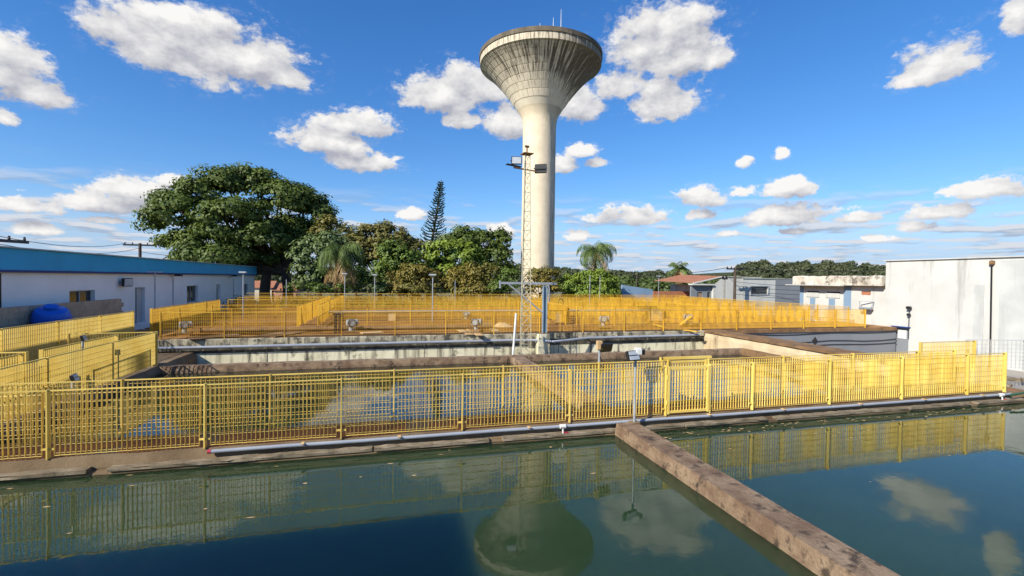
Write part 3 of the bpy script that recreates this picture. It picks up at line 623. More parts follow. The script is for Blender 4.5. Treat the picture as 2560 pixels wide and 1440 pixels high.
gate('gate', 'yellow grating gate with raised top bar in the back fence', 6.35, 7.45, 9.68, Z_C, True)

def fence_run(label, p, q, z, mat=YEL2, sp=2.2, h=1.04, group='yellow fences on the filter platform', name='deck_fence', bsp=.07, rows=7, bd=.028):
    p, q = Vector((p[0], p[1], z)), Vector((q[0], q[1], z)); d = q - p; ln = d.length; rz = math.atan2(d.y, d.x)
    t = thing(name, label, 'fence', p, rz, group)
    n = max(1, round(ln / sp)); pm = MB().box(-.011, -.045, -.02, .011, .045, h).mesh('post', mat)
    for k in range(n + 1): obj('post', pm, t, (ln * k / n, 0, 0))
    mb = MB(); nb = int(ln / bsp)
    for k in range(nb):
        x = bsp * (k + .5); mb.add([(x-.002,-bd/2,.06),(x+.002,-bd/2,.06),(x+.002,bd/2,.06),(x-.002,bd/2,.06),(x-.002,-bd/2,h-.04),(x+.002,-bd/2,h-.04),(x+.002,bd/2,h-.04),(x-.002,bd/2,h-.04)],
                                   [(0,1,5,4),(1,2,6,5),(2,3,7,6),(3,0,4,7),(4,5,6,7)])
    o = mb.build('bars', mat, t); o['kind'] = 'stuff'
    for k in range(rows + 1):
        zz = .09 + (h - .13) * k / rows; top = k == rows
        (MB().box(0, -.014, h - .026, ln, .014, h - .002) if top else MB().box(0, -.0035, zz - .0035, ln, .0035, zz + .0035)).build('rail', mat, t)
    return t
# rows across the deck
GR = 'yellow fences on the filter platform'
fence_run('long yellow fence along the front edge of the filter platform', (-8.2, 20.45), (26.0, 20.45), Z_D)
fence_run('second yellow cross fence behind the platform edge, left of the diagonal pair', (-8.0, 25.2), (-4.2, 25.2), Z_D)
fence_run('yellow cross fence behind the motor boxes, reaching to the lattice mast', (-3.0, 24.2), (9.5, 24.2), Z_D)
fence_run('yellow cross fence behind the lattice mast, right half of the platform', (9.9, 23.6), (25.5, 23.6), Z_D)
fence_run('middle yellow cross fence just in front of the long grey pipe', (-3.0, 27.6), (25.0, 27.6), Z_D)
fence_run('yellow cross fence right behind the long grey pipe', (-3.0, 31.8), (26.5, 31.8), Z_D)
fence_run('yellow cross fence in the left cell below the big tree', (-9.0, 31.0), (-4.2, 31.0), Z_D)
fence_run('yellow cross fence one before the farthest row', (-9.5, 36.0), (27.5, 36.0), Z_D)
fence_run('farthest yellow fence along the back of the platform under the trees', (-10.4, 39.9), (28.0, 39.9), Z_D, h=1.12)
fence_run('short yellow cross fence at the left end, just behind the platform edge', (-8.3, 22.4), (-4.4, 22.4), Z_D)
fence_run('yellow cross fence between the grey pipe and the row behind it', (-3.0, 29.7), (26.0, 29.7), Z_D)
fence_run('yellow cross fence two before the farthest row', (-9.3, 34.0), (27.0, 34.0), Z_D)
# fences running away from the viewer
fence_run('bright yellow fence running away through the middle of the platform, left of the pair', (-4.1, 24.3), (-4.1, 37.5), Z_D)
fence_run('bright yellow fence running away through the middle of the platform, right of the pair', (-3.3, 25.2), (-3.3, 38.8), Z_D)
fence_run('yellow fence running back beside the pole on the right cells', (9.7, 24.3), (9.7, 31.6), Z_D)
fence_run('yellow fence running back in the far right cells', (18.0, 23.8), (18.0, 35.8), Z_D)
fence_run('yellow side fence at the right end of the platform', (27.4, 22.6), (27.4, 39.8), Z_D)
fence_run('yellow side fence at the left edge of the platform beside the hall', (-9.4, 22.6), (-9.4, 30.8), Z_D)
LG = 'yellow fences on the left walkway'
fence_run('bright yellow fence in front of the low brown wall, far left', (-9.42, 10.5), (-9.42, 21.2), Z_D, YEL, group=LG)
fence_run('bright yellow fence along the left edge of the back pool', (-7.12, 9.9), (-7.12, 17.45), Z_C, YEL, h=1.1, group=LG)
fence_run('short yellow fence left of the pool-edge fence, ending at a lamp box', (-7.95, 13.7), (-7.85, 16.7), Z_C, YEL, h=1.1, group=LG)
fence_run('yellow fence at the far left walkway nearest the viewer', (-8.05, 10.2), (-7.98, 13.1), Z_C, YEL, h=1.1, group=LG)
fence_run('yellow cross fence closing the left walkway', (-9.3, 17.2), (-7.2, 17.4), Z_C, YEL, h=1.1, group=LG)
fence_run('yellow cross fence on the left walkway at the lamp box', (-9.6, 13.4), (-8.05, 13.4), Z_C, YEL, h=1.1, group=LG)
RG = 'yellow fences right of the pools'
fence_run('yellow fence behind the corner of the front fence by the white block', (17.6, 11.9), (20.2, 11.9), .12, YEL, h=1.1, group=RG)
fence_run('pale weathered fence at the right edge in front of the white block', (20.3, 12.2), (24.5, 11.2), .12, WHITEG, h=1.1, group=RG, bsp=.16)
#fence_run(, (15.9, 10.2), (15.9, 12.4), .75, YEL, h=.9, group=RG)

# ------------------------------------------------------------------ pipes
def pipe_thing(name, label, pts, r, mat, clips=(), cat='pipe', n=10):
    t = thing(name, label, cat); MB().tube(pts, r, n).build('tube', mat, t)
    return t
pf = pipe_thing('water_pipe', 'long grey plastic pipe along the front pool edge under the fence', [(-2.84 + i * 1.21, 8.88, .222 + .004 * math.sin(i * 2.1)) for i in range(17)], .033, PVC)
for k, x in enumerate((-1.4, .25, 2.75, 6.9, 8.9, 11.2, 13.3, 15.4)): MB().bbox(x - .03, 8.81, .245, x + .03, 8.915, .268, .008).build('clip', BRICKD, pf)
MB().tube([(-2.88, 8.88, .222), (-2.83, 8.88, .222)], .036, 10).build('end_cap', REDP, pf)
def tap(label, x):
    t = thing('tap', label, 'tap', (x, 8.85, .2), 0, 'taps on the front pipe')
    MB().tube([(0, 0, .03), (0, -.02, -.06), (0, -.03, -.16)], .018, 6).build('spout', WHITEP, t); MB().tube([(-.06, 0, .03), (.06, 0, .03)], .045, 8).build('tee', WHITEP, t)
    MB().bar((0, -.03, -.08), (.11, -.04, -.09), .02, .02).build('handle', REDP, t); return t
tap('white tap with red handle hanging from the pipe near the divider', 3.45)
tap('white tap at the far end of the front pool pipe', 16.1)
pp = pipe_thing('water_pipe', 'long silver pipe running along the platform wall', [(-8.6 + i * 2, 20.16, .44 + .035 * i / 10) for i in range(8)] + [(6.3, 20.05, .47), (7.1, 19.5, .46), (7.6, 19.62, .47)] + [(9 + i * 2, 20.14, .50 + .012 * i) for i in range(4)], .052, PVC)
for x in (-6, -2, 2, 9, 12, 14.5): MB().box(x - .02, 20.15, .46, x + .02, 20.30, .5).build('bracket', GREYP, pp)
pipe_thing('deck_pipe', 'long grey pipe crossing the platform between the fences', [(-3.2, 28.6, 1.15), (8, 28.6, 1.17), (22, 28.6, 1.15)], .07, GREYP)
pipe_thing('deck_pipe', 'rusty header pipe lying just behind the platform edge fence', [(-7.5, 22.3, .86), (2, 22.3, .86), (5, 22.3, .86)], .10, RUST)
# ------------------------------------------------------------------ lattice mast
mt = thing('lattice_mast', 'slender pale lattice light mast with two floodlights on top', 'mast', (5.62, 19.0, -.35), R(8))
HM = 8.75
legs = []
for k in range(3):
    a = R(90 + 120 * k); b0 = Vector((.30 * math.cos(a), .30 * math.sin(a), 0)); b1 = Vector((.13 * math.cos(a), .13 * math.sin(a), HM)); legs.append((b0, b1))
    MB().tube([b0, b1], .017, 6).build('leg', MASTM, mt)
nst = 22
for k in range(nst):
    t0, t1 = k / nst, (k + 1) / nst; mb = MB()
    for i in range(3):
        p0 = legs[i][0].lerp(legs[i][1], t0); p1 = legs[i][0].lerp(legs[i][1], t1); q0 = legs[(i+1) % 3][0].lerp(legs[(i+1) % 3][1], t0); q1 = legs[(i+1) % 3][0].lerp(legs[(i+1) % 3][1], t1)
        mb.tube([p0, q1], .008, 4, False).tube([q0, p1], .008, 4, False).tube([p1, q1], .009, 4, False)
    mb.build('brace', MASTM, mt)
MB().box(-.22, -.22, HM, .22, .22, HM + .03).build('top_plate', RUST, mt)
MB().tube([(0, 0, HM + .03), (0, 0, HM + .32)], .03, 6).tube([(-.09, 0, HM + .33), (.09, 0, HM + .33)], .05, 6).build('finial', RUST, mt)
MB().bar((-.62, -.05, HM - .62), (.62, -.05, HM - .68), .05, .05).build('crossbar', RUST, mt)
for k in range(5): MB().bar((-.95 + .0 * k, -.18 + k * .05, HM - .52), (-.3, -.18 + k * .05, HM - .58), .02, .02).build('bracket_bar', BLACK, mt)
floodlight('floodlight', 'black floodlight on the left arm of the lattice mast', (5.14, 18.88, 8.08), R(-10), .36, group='mast floodlights')
floodlight('floodlight', 'rusty floodlight on the right arm of the lattice mast', (6.22, 18.95, 7.84), R(150), .42, group='mast floodlights')
# jib column on its pillar
pc = thing('pillar', 'pale concrete pillar standing against the platform wall', 'pillar', (6.76, 19.95, -1.4))
MB().bbox(-.25, -.22, 0, .25, .3, 2.14, .02).build('shaft', WALLC, pc)
jb = thing('jib_crane', 'blue-grey steel jib column with a horizontal boom', 'crane', (6.9, 20.15, .75))
MB().box(-.10, -.08, 0, -.075, .08, 2.15).box(.075, -.08, 0, .10, .08, 2.15).box(-.0745, -.012, 0, .0745, .012, 2.15).build('column', COLM, jb)
MB().box(-.2, -.18, -.02, .2, .18, .015).build('base_plate', RUST, jb)
MB().box(-2.05, -.04, 2.20, .55, .04, 2.30).box(-2.12, -.04, 2.02, -2.06, .04, 2.36).build('boom', GREYP, jb)
MB().bar((-1.7, 0, 2.2), (-.12, 0, .95), .06, .06).build('brace', GREYP, jb)
MB().tube([(.02, -.1, 2.12), (.14, -.1, 2.16), (.17, -.1, 2.0), (.17, -.1, 1.4)], .03, 6).build('pipe_hook', PVC, jb)
pipe_thing('white_pole', 'leaning white plastic pole left of the lattice mast', [(5.0, 18.6, -.3), (5.22, 18.9, 1.75)], .045, WHITEP)

# ------------------------------------------------------------------ light poles on the walkway and deck
def deck_pole(px, Y, ztop, label, head=True, z0=Z_D):
    x = at(px, 700, Y).x; t = thing('light_pole', label, 'lamp post', (x, Y, z0), 0, 'grey light poles')
    MB().tube([(0, 0, 0), (0, 0, ztop - z0)], .028, 8).build('pole', GREYP, t)
    if head:
        MB().bbox(-.22, -.12, ztop - z0 + .0, .18, .12, ztop - z0 + .10, .03).build('lamp_head', MOTOR, t); MB().box(-.18, -.125, ztop - z0 + .02, .14, -.121, ztop - z0 + .08).build('glass', GLASS, t)
    return t
deck_pole(1082, 26.6, 3.30, 'grey light pole in the middle of the platform, standing nearest')
deck_pole(862, 38.0, 3.35, 'light pole at the far end of the diagonal fence pair')
deck_pole(937, 38.3, 3.30, 'light pole in front of the grey shrub under the brown tree')
deck_pole(1138, 38.6, 3.0, 'headless grey pole before the golden bushes', False)
deck_pole(1475, 34.0, 3.55, 'thin pale pole in front of the tall palm, left of two', False)
deck_pole(1500, 38.8, 3.6, 'thin pale pole in front of the tall palm, right of two', False)
deck_pole(608, 30.0, 3.30, 'light pole in front of the white hall far end')
deck_pole(1647, 41.5, 3.6, 'street light pole beside the orange wall', True, -1.4)
deck_pole(716, 39.0, 2.9, 'thin pale pole under the edge of the big tree', False)
def lamp_pole(label, x, y, h, heads):
    t = thing('lamp_pole', label, 'lamp post', (x, y, Z_C), 0, 'floodlight poles on the walkway')
    MB().tube([(0, 0, 0), (0, 0, h)], .028, 10).build('pole', GREYP, t); MB().bbox(-.09, -.09, 0, .09, .09, .02, .004).build('base_plate', CONC, t)
    for (dx, dy, dz, rz, s_, lit) in heads:
        hd_ = MB().bbox(-s_*.6, -s_*.13, -s_*.4, s_*.6, s_*.13, s_*.4, s_*.06).build('housing', BLACK, t, loc=(dx, dy, dz)); hd_.rotation_euler = (R(-18), 0, rz)
        MB().box(-s_*.5, -s_*.17, .04*s_, s_*.5, -s_*.135, .34*s_).box(-s_*.5, -s_*.17, -.34*s_, s_*.5, -s_*.135, -.04*s_).build('glass', GLASS, hd_)
    return t
t = lamp_pole('grey floodlight pole at the end of the divider wall, in front of the fence', 4.97, 8.70, 1.42, [(-.09, -.05, 1.40, R(15), .26, 1), (.12, .03, 1.47, R(140), .17, 1)])
MB().bbox(.0, -.06, 1.40, .11, .06, 1.55, .02).build('camera_body', WHITEP, t)
t = lamp_pole('floodlight pole with black lamp head behind the back fence', 4.68, 9.80, 1.46, [(.16, 0, 1.40, R(190), .26, 0)])
MB().bbox(-.06, -.05, 1.36, .05, .05, 1.56, .01).build('junction_box', BRICKD, t); MB().tube([(0, -.04, 1.2), (.1, -.06, 1.0), (.02, -.04, .8)], .012, 5).build('cable', BLACK, t)
t = lamp_pole('pole with black lamp box at the left end of the walkway fence', -5.24, 9.80, 1.05, [(.02, 0, 1.12, R(100), .17, 0)])
t = lamp_pole('small lamp box on a pole at the left pool fence', -7.75, 14.9, 1.2, [(.02, 0, 1.22, R(100), .2, 0)])

# ------------------------------------------------------------------ equipment on the deck
def actuator(px, py, label, s=1.0, stand=False):
    p = atz(px, py, Z_D); t = thing('valve_actuator', label, 'motor', (p.x, p.y, Z_D), random.uniform(-.5, .5), 'valve motors on the platform')
    MB().bbox(-.28*s, -.22*s, 0, .28*s, .22*s, .10*s, .01).build('base', RUST, t)
    MB().tube([(0, 0, .1*s), (0, 0, .34*s)], .10*s, 10).build('stem', MOTOR, t)
    MB().tube([(-.22*s, 0, .44*s), (-.18*s, 0, .44*s), (.26*s, 0, .44*s), (.30*s, 0, .44*s)], [.08*s, .15*s, .15*s, .08*s], 14).build('motor', MOTOR, t)
    MB().bbox(-.16*s, -.2*s, .3*s, .16*s, -.1*s, .58*s, .02).build('gearbox', MOTOR, t)
    MB().tube([(0 + .16*s*math.cos(a), -.22*s, .46*s + .16*s*math.sin(a)) for a in [i*math.pi/6 for i in range(13)]], .015*s, 5).build('handwheel', BLACK, t)
    if stand: MB().box(-.7*s, -.06, 0, -.6*s, .06, .8*s).box(-.52*s, -.06, 0, -.45*s, .06, .8*s).box(-.75*s, -.1, .8*s, -.4*s, .1, .86*s).build('stand', BLACK, t)
    return t
actuator(878, 832, 'grey motor box beside a dark upright stand, behind the platform edge', 1.0, True)
actuator(1190, 829, 'grey motor unit among loose boards left of the lattice mast', 1.0)
actuator(462, 836, 'pale motor unit at the left end of the platform edge', .9)
actuator(1508, 818, 'grey motor unit right of the steel column, low behind the fence', 1.0)
actuator(1718, 812, 'motor unit under a leaning yellow board, right part of the platform', 1.0)
actuator(848, 802, 'small pale motor farther back beside the upright stand', .8)
actuator(1165, 800, 'white-topped motor farther back near the pale boards', .8)
def board(p, q, label, w=.3, mat=BRICKD):
    return tag(MB().bar(p, q, w, .035).build('board', mat), label, 'board', 'loose boards on the platform')
def pb(px, py, z=Z_D + .03): v = atz(px, py, z); return (v.x, v.y, z)
board(pb(1150, 825), pb(1175, 836), 'loose pale board left of the motor unit by the mast')
board(pb(1170, 822), pb(1200, 838), 'second loose pale board under the motor unit by the mast')
board(pb(1225, 818), pb(1245, 832), 'loose pale board right of the motor unit by the mast')
board(pb(905, 833), pb(955, 830), 'flat pale board lying right of the grey motor box', .45)
board(pb(1690, 822), pb(1745, 829), 'yellow board lying behind the right part of the edge fence', .2, YEL2)
board(pb(1620, 806), pb(1660, 818), 'yellow board sloping across the right cells', .2, YEL2)
board((pb(1700, 812)[0], pb(1700, 812)[1], .75), (pb(1728, 812)[0], pb(1728, 812)[1], 1.25), 'yellow board leaning over a motor unit', .25, YEL2)
board(pb(660, 842), pb(745, 828), 'wide rusty plate lying on the left part of the deck', 1.0, RUST)
board(pb(470, 846), pb(600, 838), 'wide rusty plate at the left end of the deck', .9, RUST)
def panel_up(px, py, w, h, label):
    p = atz(px, py, Z_D); t = MB().box(p.x - w/2, p.y, Z_D + .01, p.x + w/2, p.y + .05, Z_D + h).build('cover_panel', M('panel_cream', (.66, .46, .22), None, 2, .7)); tag(t, label, 'panel', 'upright cover panels'); return t
panel_up(1405, 806, .75, .55, 'pale upright cover panel right of the steel column')
panel_up(1640, 802, .95, .6, 'rounded tan cover panel standing in the right cells')
panel_up(980, 802, .4, .4, 'small upright cover panel in the middle cell')
def hose(label, pts, r=.025):
    return tag(MB().tube(pts, r, 6).build('hose', BLACK), label, 'hose', 'hoses on the platform')
def arch(px0, px1, py, h):
    a, c = atz(px0, py, Z_D), atz(px1, py, Z_D); c.y = a.y
    return [a.lerp(c, t) + Vector((0, 0, h * min(1, 2.6 * math.sin(math.pi * t) ** .7 / 2.2))) for t in [i / 12 for i in range(13)]]
hose('dark hose arching over the fence right of the steel column', arch(1392, 1412, 790, 1.15))
hose('dark hose loop at the foot of the light pole by the hall', arch(597, 628, 790, .55))
def sand(px, py, r, label, mat):
    p = atz(px, py, Z_D); mb = MB(); mb.sm = True; rr = np.random.default_rng(int(px)); n = 14
    prof = [(1, 0), (.8, .25), (.5, .6), (.2, .9)]
    for (k, z) in prof:
        for i in range(n): t = 2*math.pi*i/n; q = r*k*(1 + rr.normal(0, .08)); mb.v.append((p.x + q*math.cos(t)*1.4, p.y + q*math.sin(t), Z_D + r*.5*z*(1 + rr.normal(0, .1)) - .01))
    for a in range(3):
        for i in range(n): j = (i+1) % n; mb.f.append((a*n+i, a*n+j, (a+1)*n+j, (a+1)*n+i))
    mb.f.append(tuple(3*n+i for i in range(n))); return tag(mb.build('heap', mat), label, 'heap', 'heaps on the platform')
sand(1255, 816, .45, 'pale heap of filter sand left of the white pole', BRICKD)
sand(1222, 812, .35, 'pale heap of filter sand behind the motor unit by the mast', BRICKD)
# ------------------------------------------------------------------ utility poles and wires
def utility_pole(label, x, y, z1, arm, z0=-1.4, rz=0, r=.12):
    t = thing('utility_pole', label, 'utility pole', (x, y, z0), rz, 'utility poles')
    MB().tube([(0, 0, 0), (0, 0, z1 - z0)], [r * 1.5, r * 1.1], 10).build('pole', BARK if z1 > 4 else WOODP, t)
    MB().box(-arm, -.08, z1 - z0 - .28, arm, .08, z1 - z0 - .12).build('crossarm', BLACK, t)
    for k in (-.9, -.45, .45, .9): MB().lathe([(.05, 0), (.07, .06), (.04, .12), (.06, .17), (.02, .2)], 8, (k * arm, 0, z1 - z0 - .12), True).build('insulator', BLACK, t)
    return t
p1 = at(350, 608, 58); utility_pole('dark utility pole with wide cross arm above the blue-topped hall', p1.x, 58, p1.z, 1.5)
p0 = at(-18, 590, 30); utility_pole('utility pole at the left edge above the blue-topped hall', p0.x, 30, p0.z, 1.6, rz=R(70))
p2 = at(1838, 668, 44); utility_pole('concrete utility pole with cross arm before the gable house', p2.x, 44, p2.z, 1.1)
p3 = at(1592, 688, 110); utility_pole('distant utility pole above the cottages', p3.x, 110, p3.z, 1.2)
p4 = at(1812, 692, 42); utility_pole('thin street pole in front of the gable house wall', p4.x, 42, p4.z, .3, r=.06)
def wire(label, a, c, sag, r=.02):
    a, c = Vector(a), Vector(c); return tag(MB().tube([a.lerp(c, t) - Vector((0, 0, sag * 4 * t * (1 - t))) for t in [i / 10 for i in range(11)]], r, 4, False).build('power_line', WIREM), label, 'wire', 'power lines')
wire('upper power line from the left edge pole to the dark cross-arm pole', (p0.x, 30, p0.z + .05), (p1.x - 1.2, 58, p1.z), .5)
wire('lower power line from the left edge pole to the dark cross-arm pole', (p0.x - .5, 30.5, p0.z - .3), (p1.x, 58, p1.z - .5), .6)
wire('power line from the cross-arm pole into the big tree', (p1.x, 58, p1.z - .9), (p1.x + 6, 62, p1.z - 1.2), .2)
wire('power line from the small palm to the concrete pole', (at(1640, 676, 70).x, 70, at(1640, 676, 70).z), (p2.x - 1, 44, p2.z - .05), .5, .03)
for k in range(4): wire('%s slack wire before the pale house walls, counted from the top' % ('first second third fourth'.split()[k]), (p2.x, 44, p2.z - 1.6 - k * .45), (p2.x + 12, 40, p2.z - 1.75 - k * .5), .3, .022)
wire('high power line crossing before the wooded ridge', (p2.x, 44, p2.z - .1), (p2.x + 22, 40, p2.z + .25), .4, .025)
for k, (pxa, pxb) in enumerate(((716, 862), (862, 937), (937, 1082), (1082, 1287), (1287, 1475))):
    wire(('thin pale cable strung between platform poles, %s span' % ('first second third fourth fifth'.split()[k])), at(pxa, 704, 38.5), at(pxb, 704, 38.5), .35, .012)

# ------------------------------------------------------------------ vegetation
def fast_mesh(name, verts, faces4, mat):
    me = bpy.data.meshes.new(name); nv, nf = len(verts), len(faces4)
    me.vertices.add(nv); me.vertices.foreach_set('co', np.asarray(verts, dtype=np.float32).ravel())
    me.loops.add(nf * 4); me.loops.foreach_set('vertex_index', np.asarray(faces4, dtype=np.int32).ravel())
    me.polygons.add(nf); me.polygons.foreach_set('loop_start', np.arange(0, nf * 4, 4, dtype=np.int32)); me.polygons.foreach_set('loop_total', np.full(nf, 4, dtype=np.int32))
    me.materials.append(mat); me.update(calc_edges=True); me.validate(); return me
def leaves(C, Nn, S_, r, aspect=.55):
    """leaf quads (folded rhombs) at C with normals Nn and half lengths S_"""
    n = len(C); t = r.normal(size=(n, 3)); Nn = Nn / (np.linalg.norm(Nn, axis=1, keepdims=True) + 1e-9)
    a = np.cross(Nn, t); a /= (np.linalg.norm(a, axis=1, keepdims=True) + 1e-9); b_ = np.cross(Nn, a)
    S_ = S_[:, None]; V = np.empty((n, 4, 3))
    V[:, 0] = C - a * S_; V[:, 1] = C + b_ * S_ * aspect + Nn * S_ * .15; V[:, 2] = C + a * S_; V[:, 3] = C - b_ * S_ * aspect + Nn * S_ * .15
    return V.reshape(-1, 3), np.arange(n * 4).reshape(-1, 4)
def sph(r, n):
    v = r.normal(size=(n, 3)); return v / np.linalg.norm(v, axis=1, keepdims=True)
def crown_leaves(lobes, clump_r, per_m2, leaf, r, dens=1.0, gap=.25):
    Cs, Ns, Ss = [], [], []
    for (cx, cy, cz, rx, ry, rz) in lobes:
        rx, ry, rz = max(rx - clump_r * .75, rx * .4), max(ry - clump_r * .75, ry * .4), max(rz - clump_r * .5, rz * .4)
        area = 4 * math.pi * ((rx * ry + rx * rz + ry * rz) / 3); k = max(5, int(area / (clump_r ** 2 * 1.5) * dens))
        d = sph(r, k); d[:, 2] = np.where(d[:, 2] < -.55, -d[:, 2], d[:, 2]); rad = r.uniform(.60, 1.02, (k, 1)) ; cc = np.array([cx, cy, cz]) + d * rad * np.array([rx, ry, rz])
        for i in range(k):
            if r.random() < gap * .5: continue
            cr = clump_r * r.uniform(.55, 1.25); n = int(4 * math.pi * cr * cr * per_m2)
            u = sph(r, n); u[:, 2] = u[:, 2] * .9 + .15
            p = cc[i] + u * cr * r.uniform(.45, 1.0, (n, 1)) * np.array([1.15, 1.15, .72])
            nn = u * .9 + d[i] * .45 + r.normal(0, .28, (n, 3)) + np.array([0, 0, .30])
            Cs.append(p); Ns.append(nn); Ss.append(leaf * r.uniform(.6, 1.3, n))
    return leaves(np.concatenate(Cs), np.concatenate(Ns), np.concatenate(Ss), r)
def tree(label, base, lobes, mat, clump_r=1.0, per_m2=5, leaf=.22, seed=0, trunk_r=.3, dens=1.0, gap=.25, name='broadleaf_tree', cat='tree', group='trees behind the platform', stems=1):
    """base (x,y); lobes relative to base x,y with absolute height z"""
    r = np.random.default_rng(seed); bx, by = base; zg = -1.45
    t = thing(name, label, cat, (bx, by, zg), 0, group)
    V, Fc = crown_leaves([(l[0], l[1], l[2] - zg, l[3], l[4], l[5]) for l in lobes], clump_r, per_m2, leaf, r, dens, gap)
    obj('crown', fast_mesh('crown', V, Fc, mat), t)
    mb = MB()
    for s_ in range(stems):
        ox = (s_ - (stems - 1) / 2) * trunk_r * 4
        lowest = min(l[2] - l[5] * .3 for l in lobes) - zg
        mb.tube([(ox, 0, 0), (ox * 1.1 + .1 * trunk_r, 0, lowest * .5), (ox * .8, 0, lowest)], [trunk_r * 1.25, trunk_r, trunk_r * .85], 10)
        for l in lobes:
            tgt = Vector((l[0], l[1], l[2] - zg + l[5] * .3)); p_ = Vector((ox * .8, 0, lowest * .85)); mid = p_.lerp(tgt, .5) + Vector((0, 0, -.1 * (tgt - p_).length * .5))
            mb.tube([p_, mid, tgt], [trunk_r * .6, trunk_r * .35, trunk_r * .08], 7)
    mb.build('trunk', BARK, t); return t
def px_lobes(base_px, Y, items, dy=0.8):
    """crown lobes given as picture-sized ellipses (px centre and half sizes) standing at distance Y"""
    b0 = at(base_px, 700, Y); dep = (b0.x * _F.x + Y * _F.y); s = dep / F_PX; out = []
    for it in items:
        x, y, hw, hh = it[:4]; oy = it[4] if len(it) > 4 else 0.; c = at(x, y, Y + oy); out.append((c.x - b0.x, oy, c.z, hw * s, max(hw, hh) * s * dy, hh * s))
    return (b0.x, Y), out
b_, l_ = px_lobes(690, 58, [(440,540,85,62,-1),(420,500,55,32,1),(510,490,75,55,0),(560,455,70,40,0),(640,455,85,42,1),(700,500,90,55,0),(770,510,70,55,1),(800,560,50,60,0),(590,560,100,70,-3),(480,610,75,45,-2),(540,640,80,38,-3),(650,600,95,65,-2),(740,590,80,70,1),(610,650,80,35,-2),(455,650,40,14,-2),(700,655,50,30,2)])
tree('huge dark spreading tree behind the blue-topped hall', b_, l_, L_DARK, 1.15, 9.0, .20, 1, .55, 1.18, .20, stems=2)
b_, l_ = px_lobes(840, 55, [(825,570,46,38),(858,592,30,36),(795,590,32,36),(870,620,30,40)]); tree('small olive tree at the right edge of the huge tree', b_, l_, L_OLV, .75, 7, .2, 2, .15)
b_, l_ = px_lobes(800, 52, [(790,640,62,58),(830,622,55,50),(770,690,52,50),(760,640,42,40),(815,700,56,46)]); tree('grey-green bushy tree below the huge tree', b_, l_, L_GREY, .8, 7, .2, 3, .2)
b_, l_ = px_lobes(950, 54, [(925,602,62,52),(975,605,70,54),(1018,632,58,52),(950,640,72,58),(895,640,44,70),(1005,670,62,52)]); tree('rounded brown-olive tree in the middle of the tree row', b_, l_, L_OLV, .8, 7, .19, 4, .25, gap=.15)
b_, l_ = px_lobes(1000, 51, [(1000,655,66,48),(960,692,56,46),(1045,690,52,44),(985,630,50,36),(900,700,40,40)]); tree('mid-green bush tree below the brown-olive tree', b_, l_, L_MID, .75, 7, .19, 5, .18)
b_, l_ = px_lobes(1140, 53, [(1110,638,58,46),(1150,642,62,48),(1185,662,44,42),(1085,660,46,46),(1130,692,74,46)]); tree('bright green leafy tree under the dark pine', b_, l_, L_BRI, .8, 7, .2, 6, .2)
b_, l_ = px_lobes(1215, 57, [(1165,604,52,44),(1210,618,60,50),(1250,612,40,50),(1240,652,56,52),(1200,665,60,46),(1120,606,36,30),(1270,690,40,40)]); tree('dark glossy tree just left of the water tower', b_, l_, L_DARK, .85, 7, .21, 7, .25)
b_, l_ = px_lobes(1030, 46, [(1000,708,44,38),(1035,692,54,40),(1068,708,46,42),(1030,728,72,30)]); tree('golden-brown shrub left of the nearest light pole', b_, l_, L_GOLD, .5, 12, .13, 8, .1, name='shrub', cat='shrub', group='shrubs along the platform')
b_, l_ = px_lobes(1185, 46, [(1140,708,44,40),(1185,692,54,40),(1222,694,44,42),(1190,728,76,30),(1150,684,32,24)]); tree('golden-brown shrub right of the nearest light pole', b_, l_, L_GOLD, .5, 12, .13, 9, .1, name='shrub', cat='shrub', group='shrubs along the platform')
b_, l_ = px_lobes(1275, 45, [(1275,702,36,38),(1250,722,38,32)]); tree('green shrub left of the water tower foot', b_, l_, L_MID, .5, 12, .13, 10, .1, name='shrub', cat='shrub', group='shrubs along the platform')
b_, l_ = px_lobes(1350, 46, [(1340,693,44,32),(1370,697,38,34),(1355,722,58,32)]); tree('brownish shrub hiding the water tower foot', b_, l_, L_GOLD, .5, 12, .13, 11, .1, name='shrub', cat='shrub', group='shrubs along the platform')
b_, l_ = px_lobes(1450, 46, [(1415,716,44,34),(1455,716,46,38),(1490,706,50,42),(1522,716,38,36),(1470,732,80,28)]); tree('bright bushes at the foot of the tall palm', b_, l_, L_BRI, .5, 12, .14, 12, .1, name='shrub', cat='shrub', group='shrubs along the platform')
b_, l_ = px_lobes(935, 42.5, [(930,722,24,16),(955,728,22,10)]); tree('low grey shrub behind the light pole', b_, l_, L_GREY, .35, 16, .10, 13, .06, name='shrub', cat='shrub', group='shrubs along the platform')
b_, l_ = px_lobes(770, 44, [(740,722,30,16),(790,722,36,18),(850,722,30,18)]); tree('low mixed undergrowth below the grey-green tree', b_, l_, L_MID, .4, 14, .11, 14, .06, name='shrub', cat='shrub', group='shrubs along the platform')
b_, l_ = px_lobes(890, 47, [(880,715,40,22),(910,700,34,30),(960,722,34,18)]); tree('dark green shrub behind the low grey shrub', b_, l_, L_MID, .5, 12, .13, 15, .08, name='shrub', cat='shrub', group='shrubs along the platform')
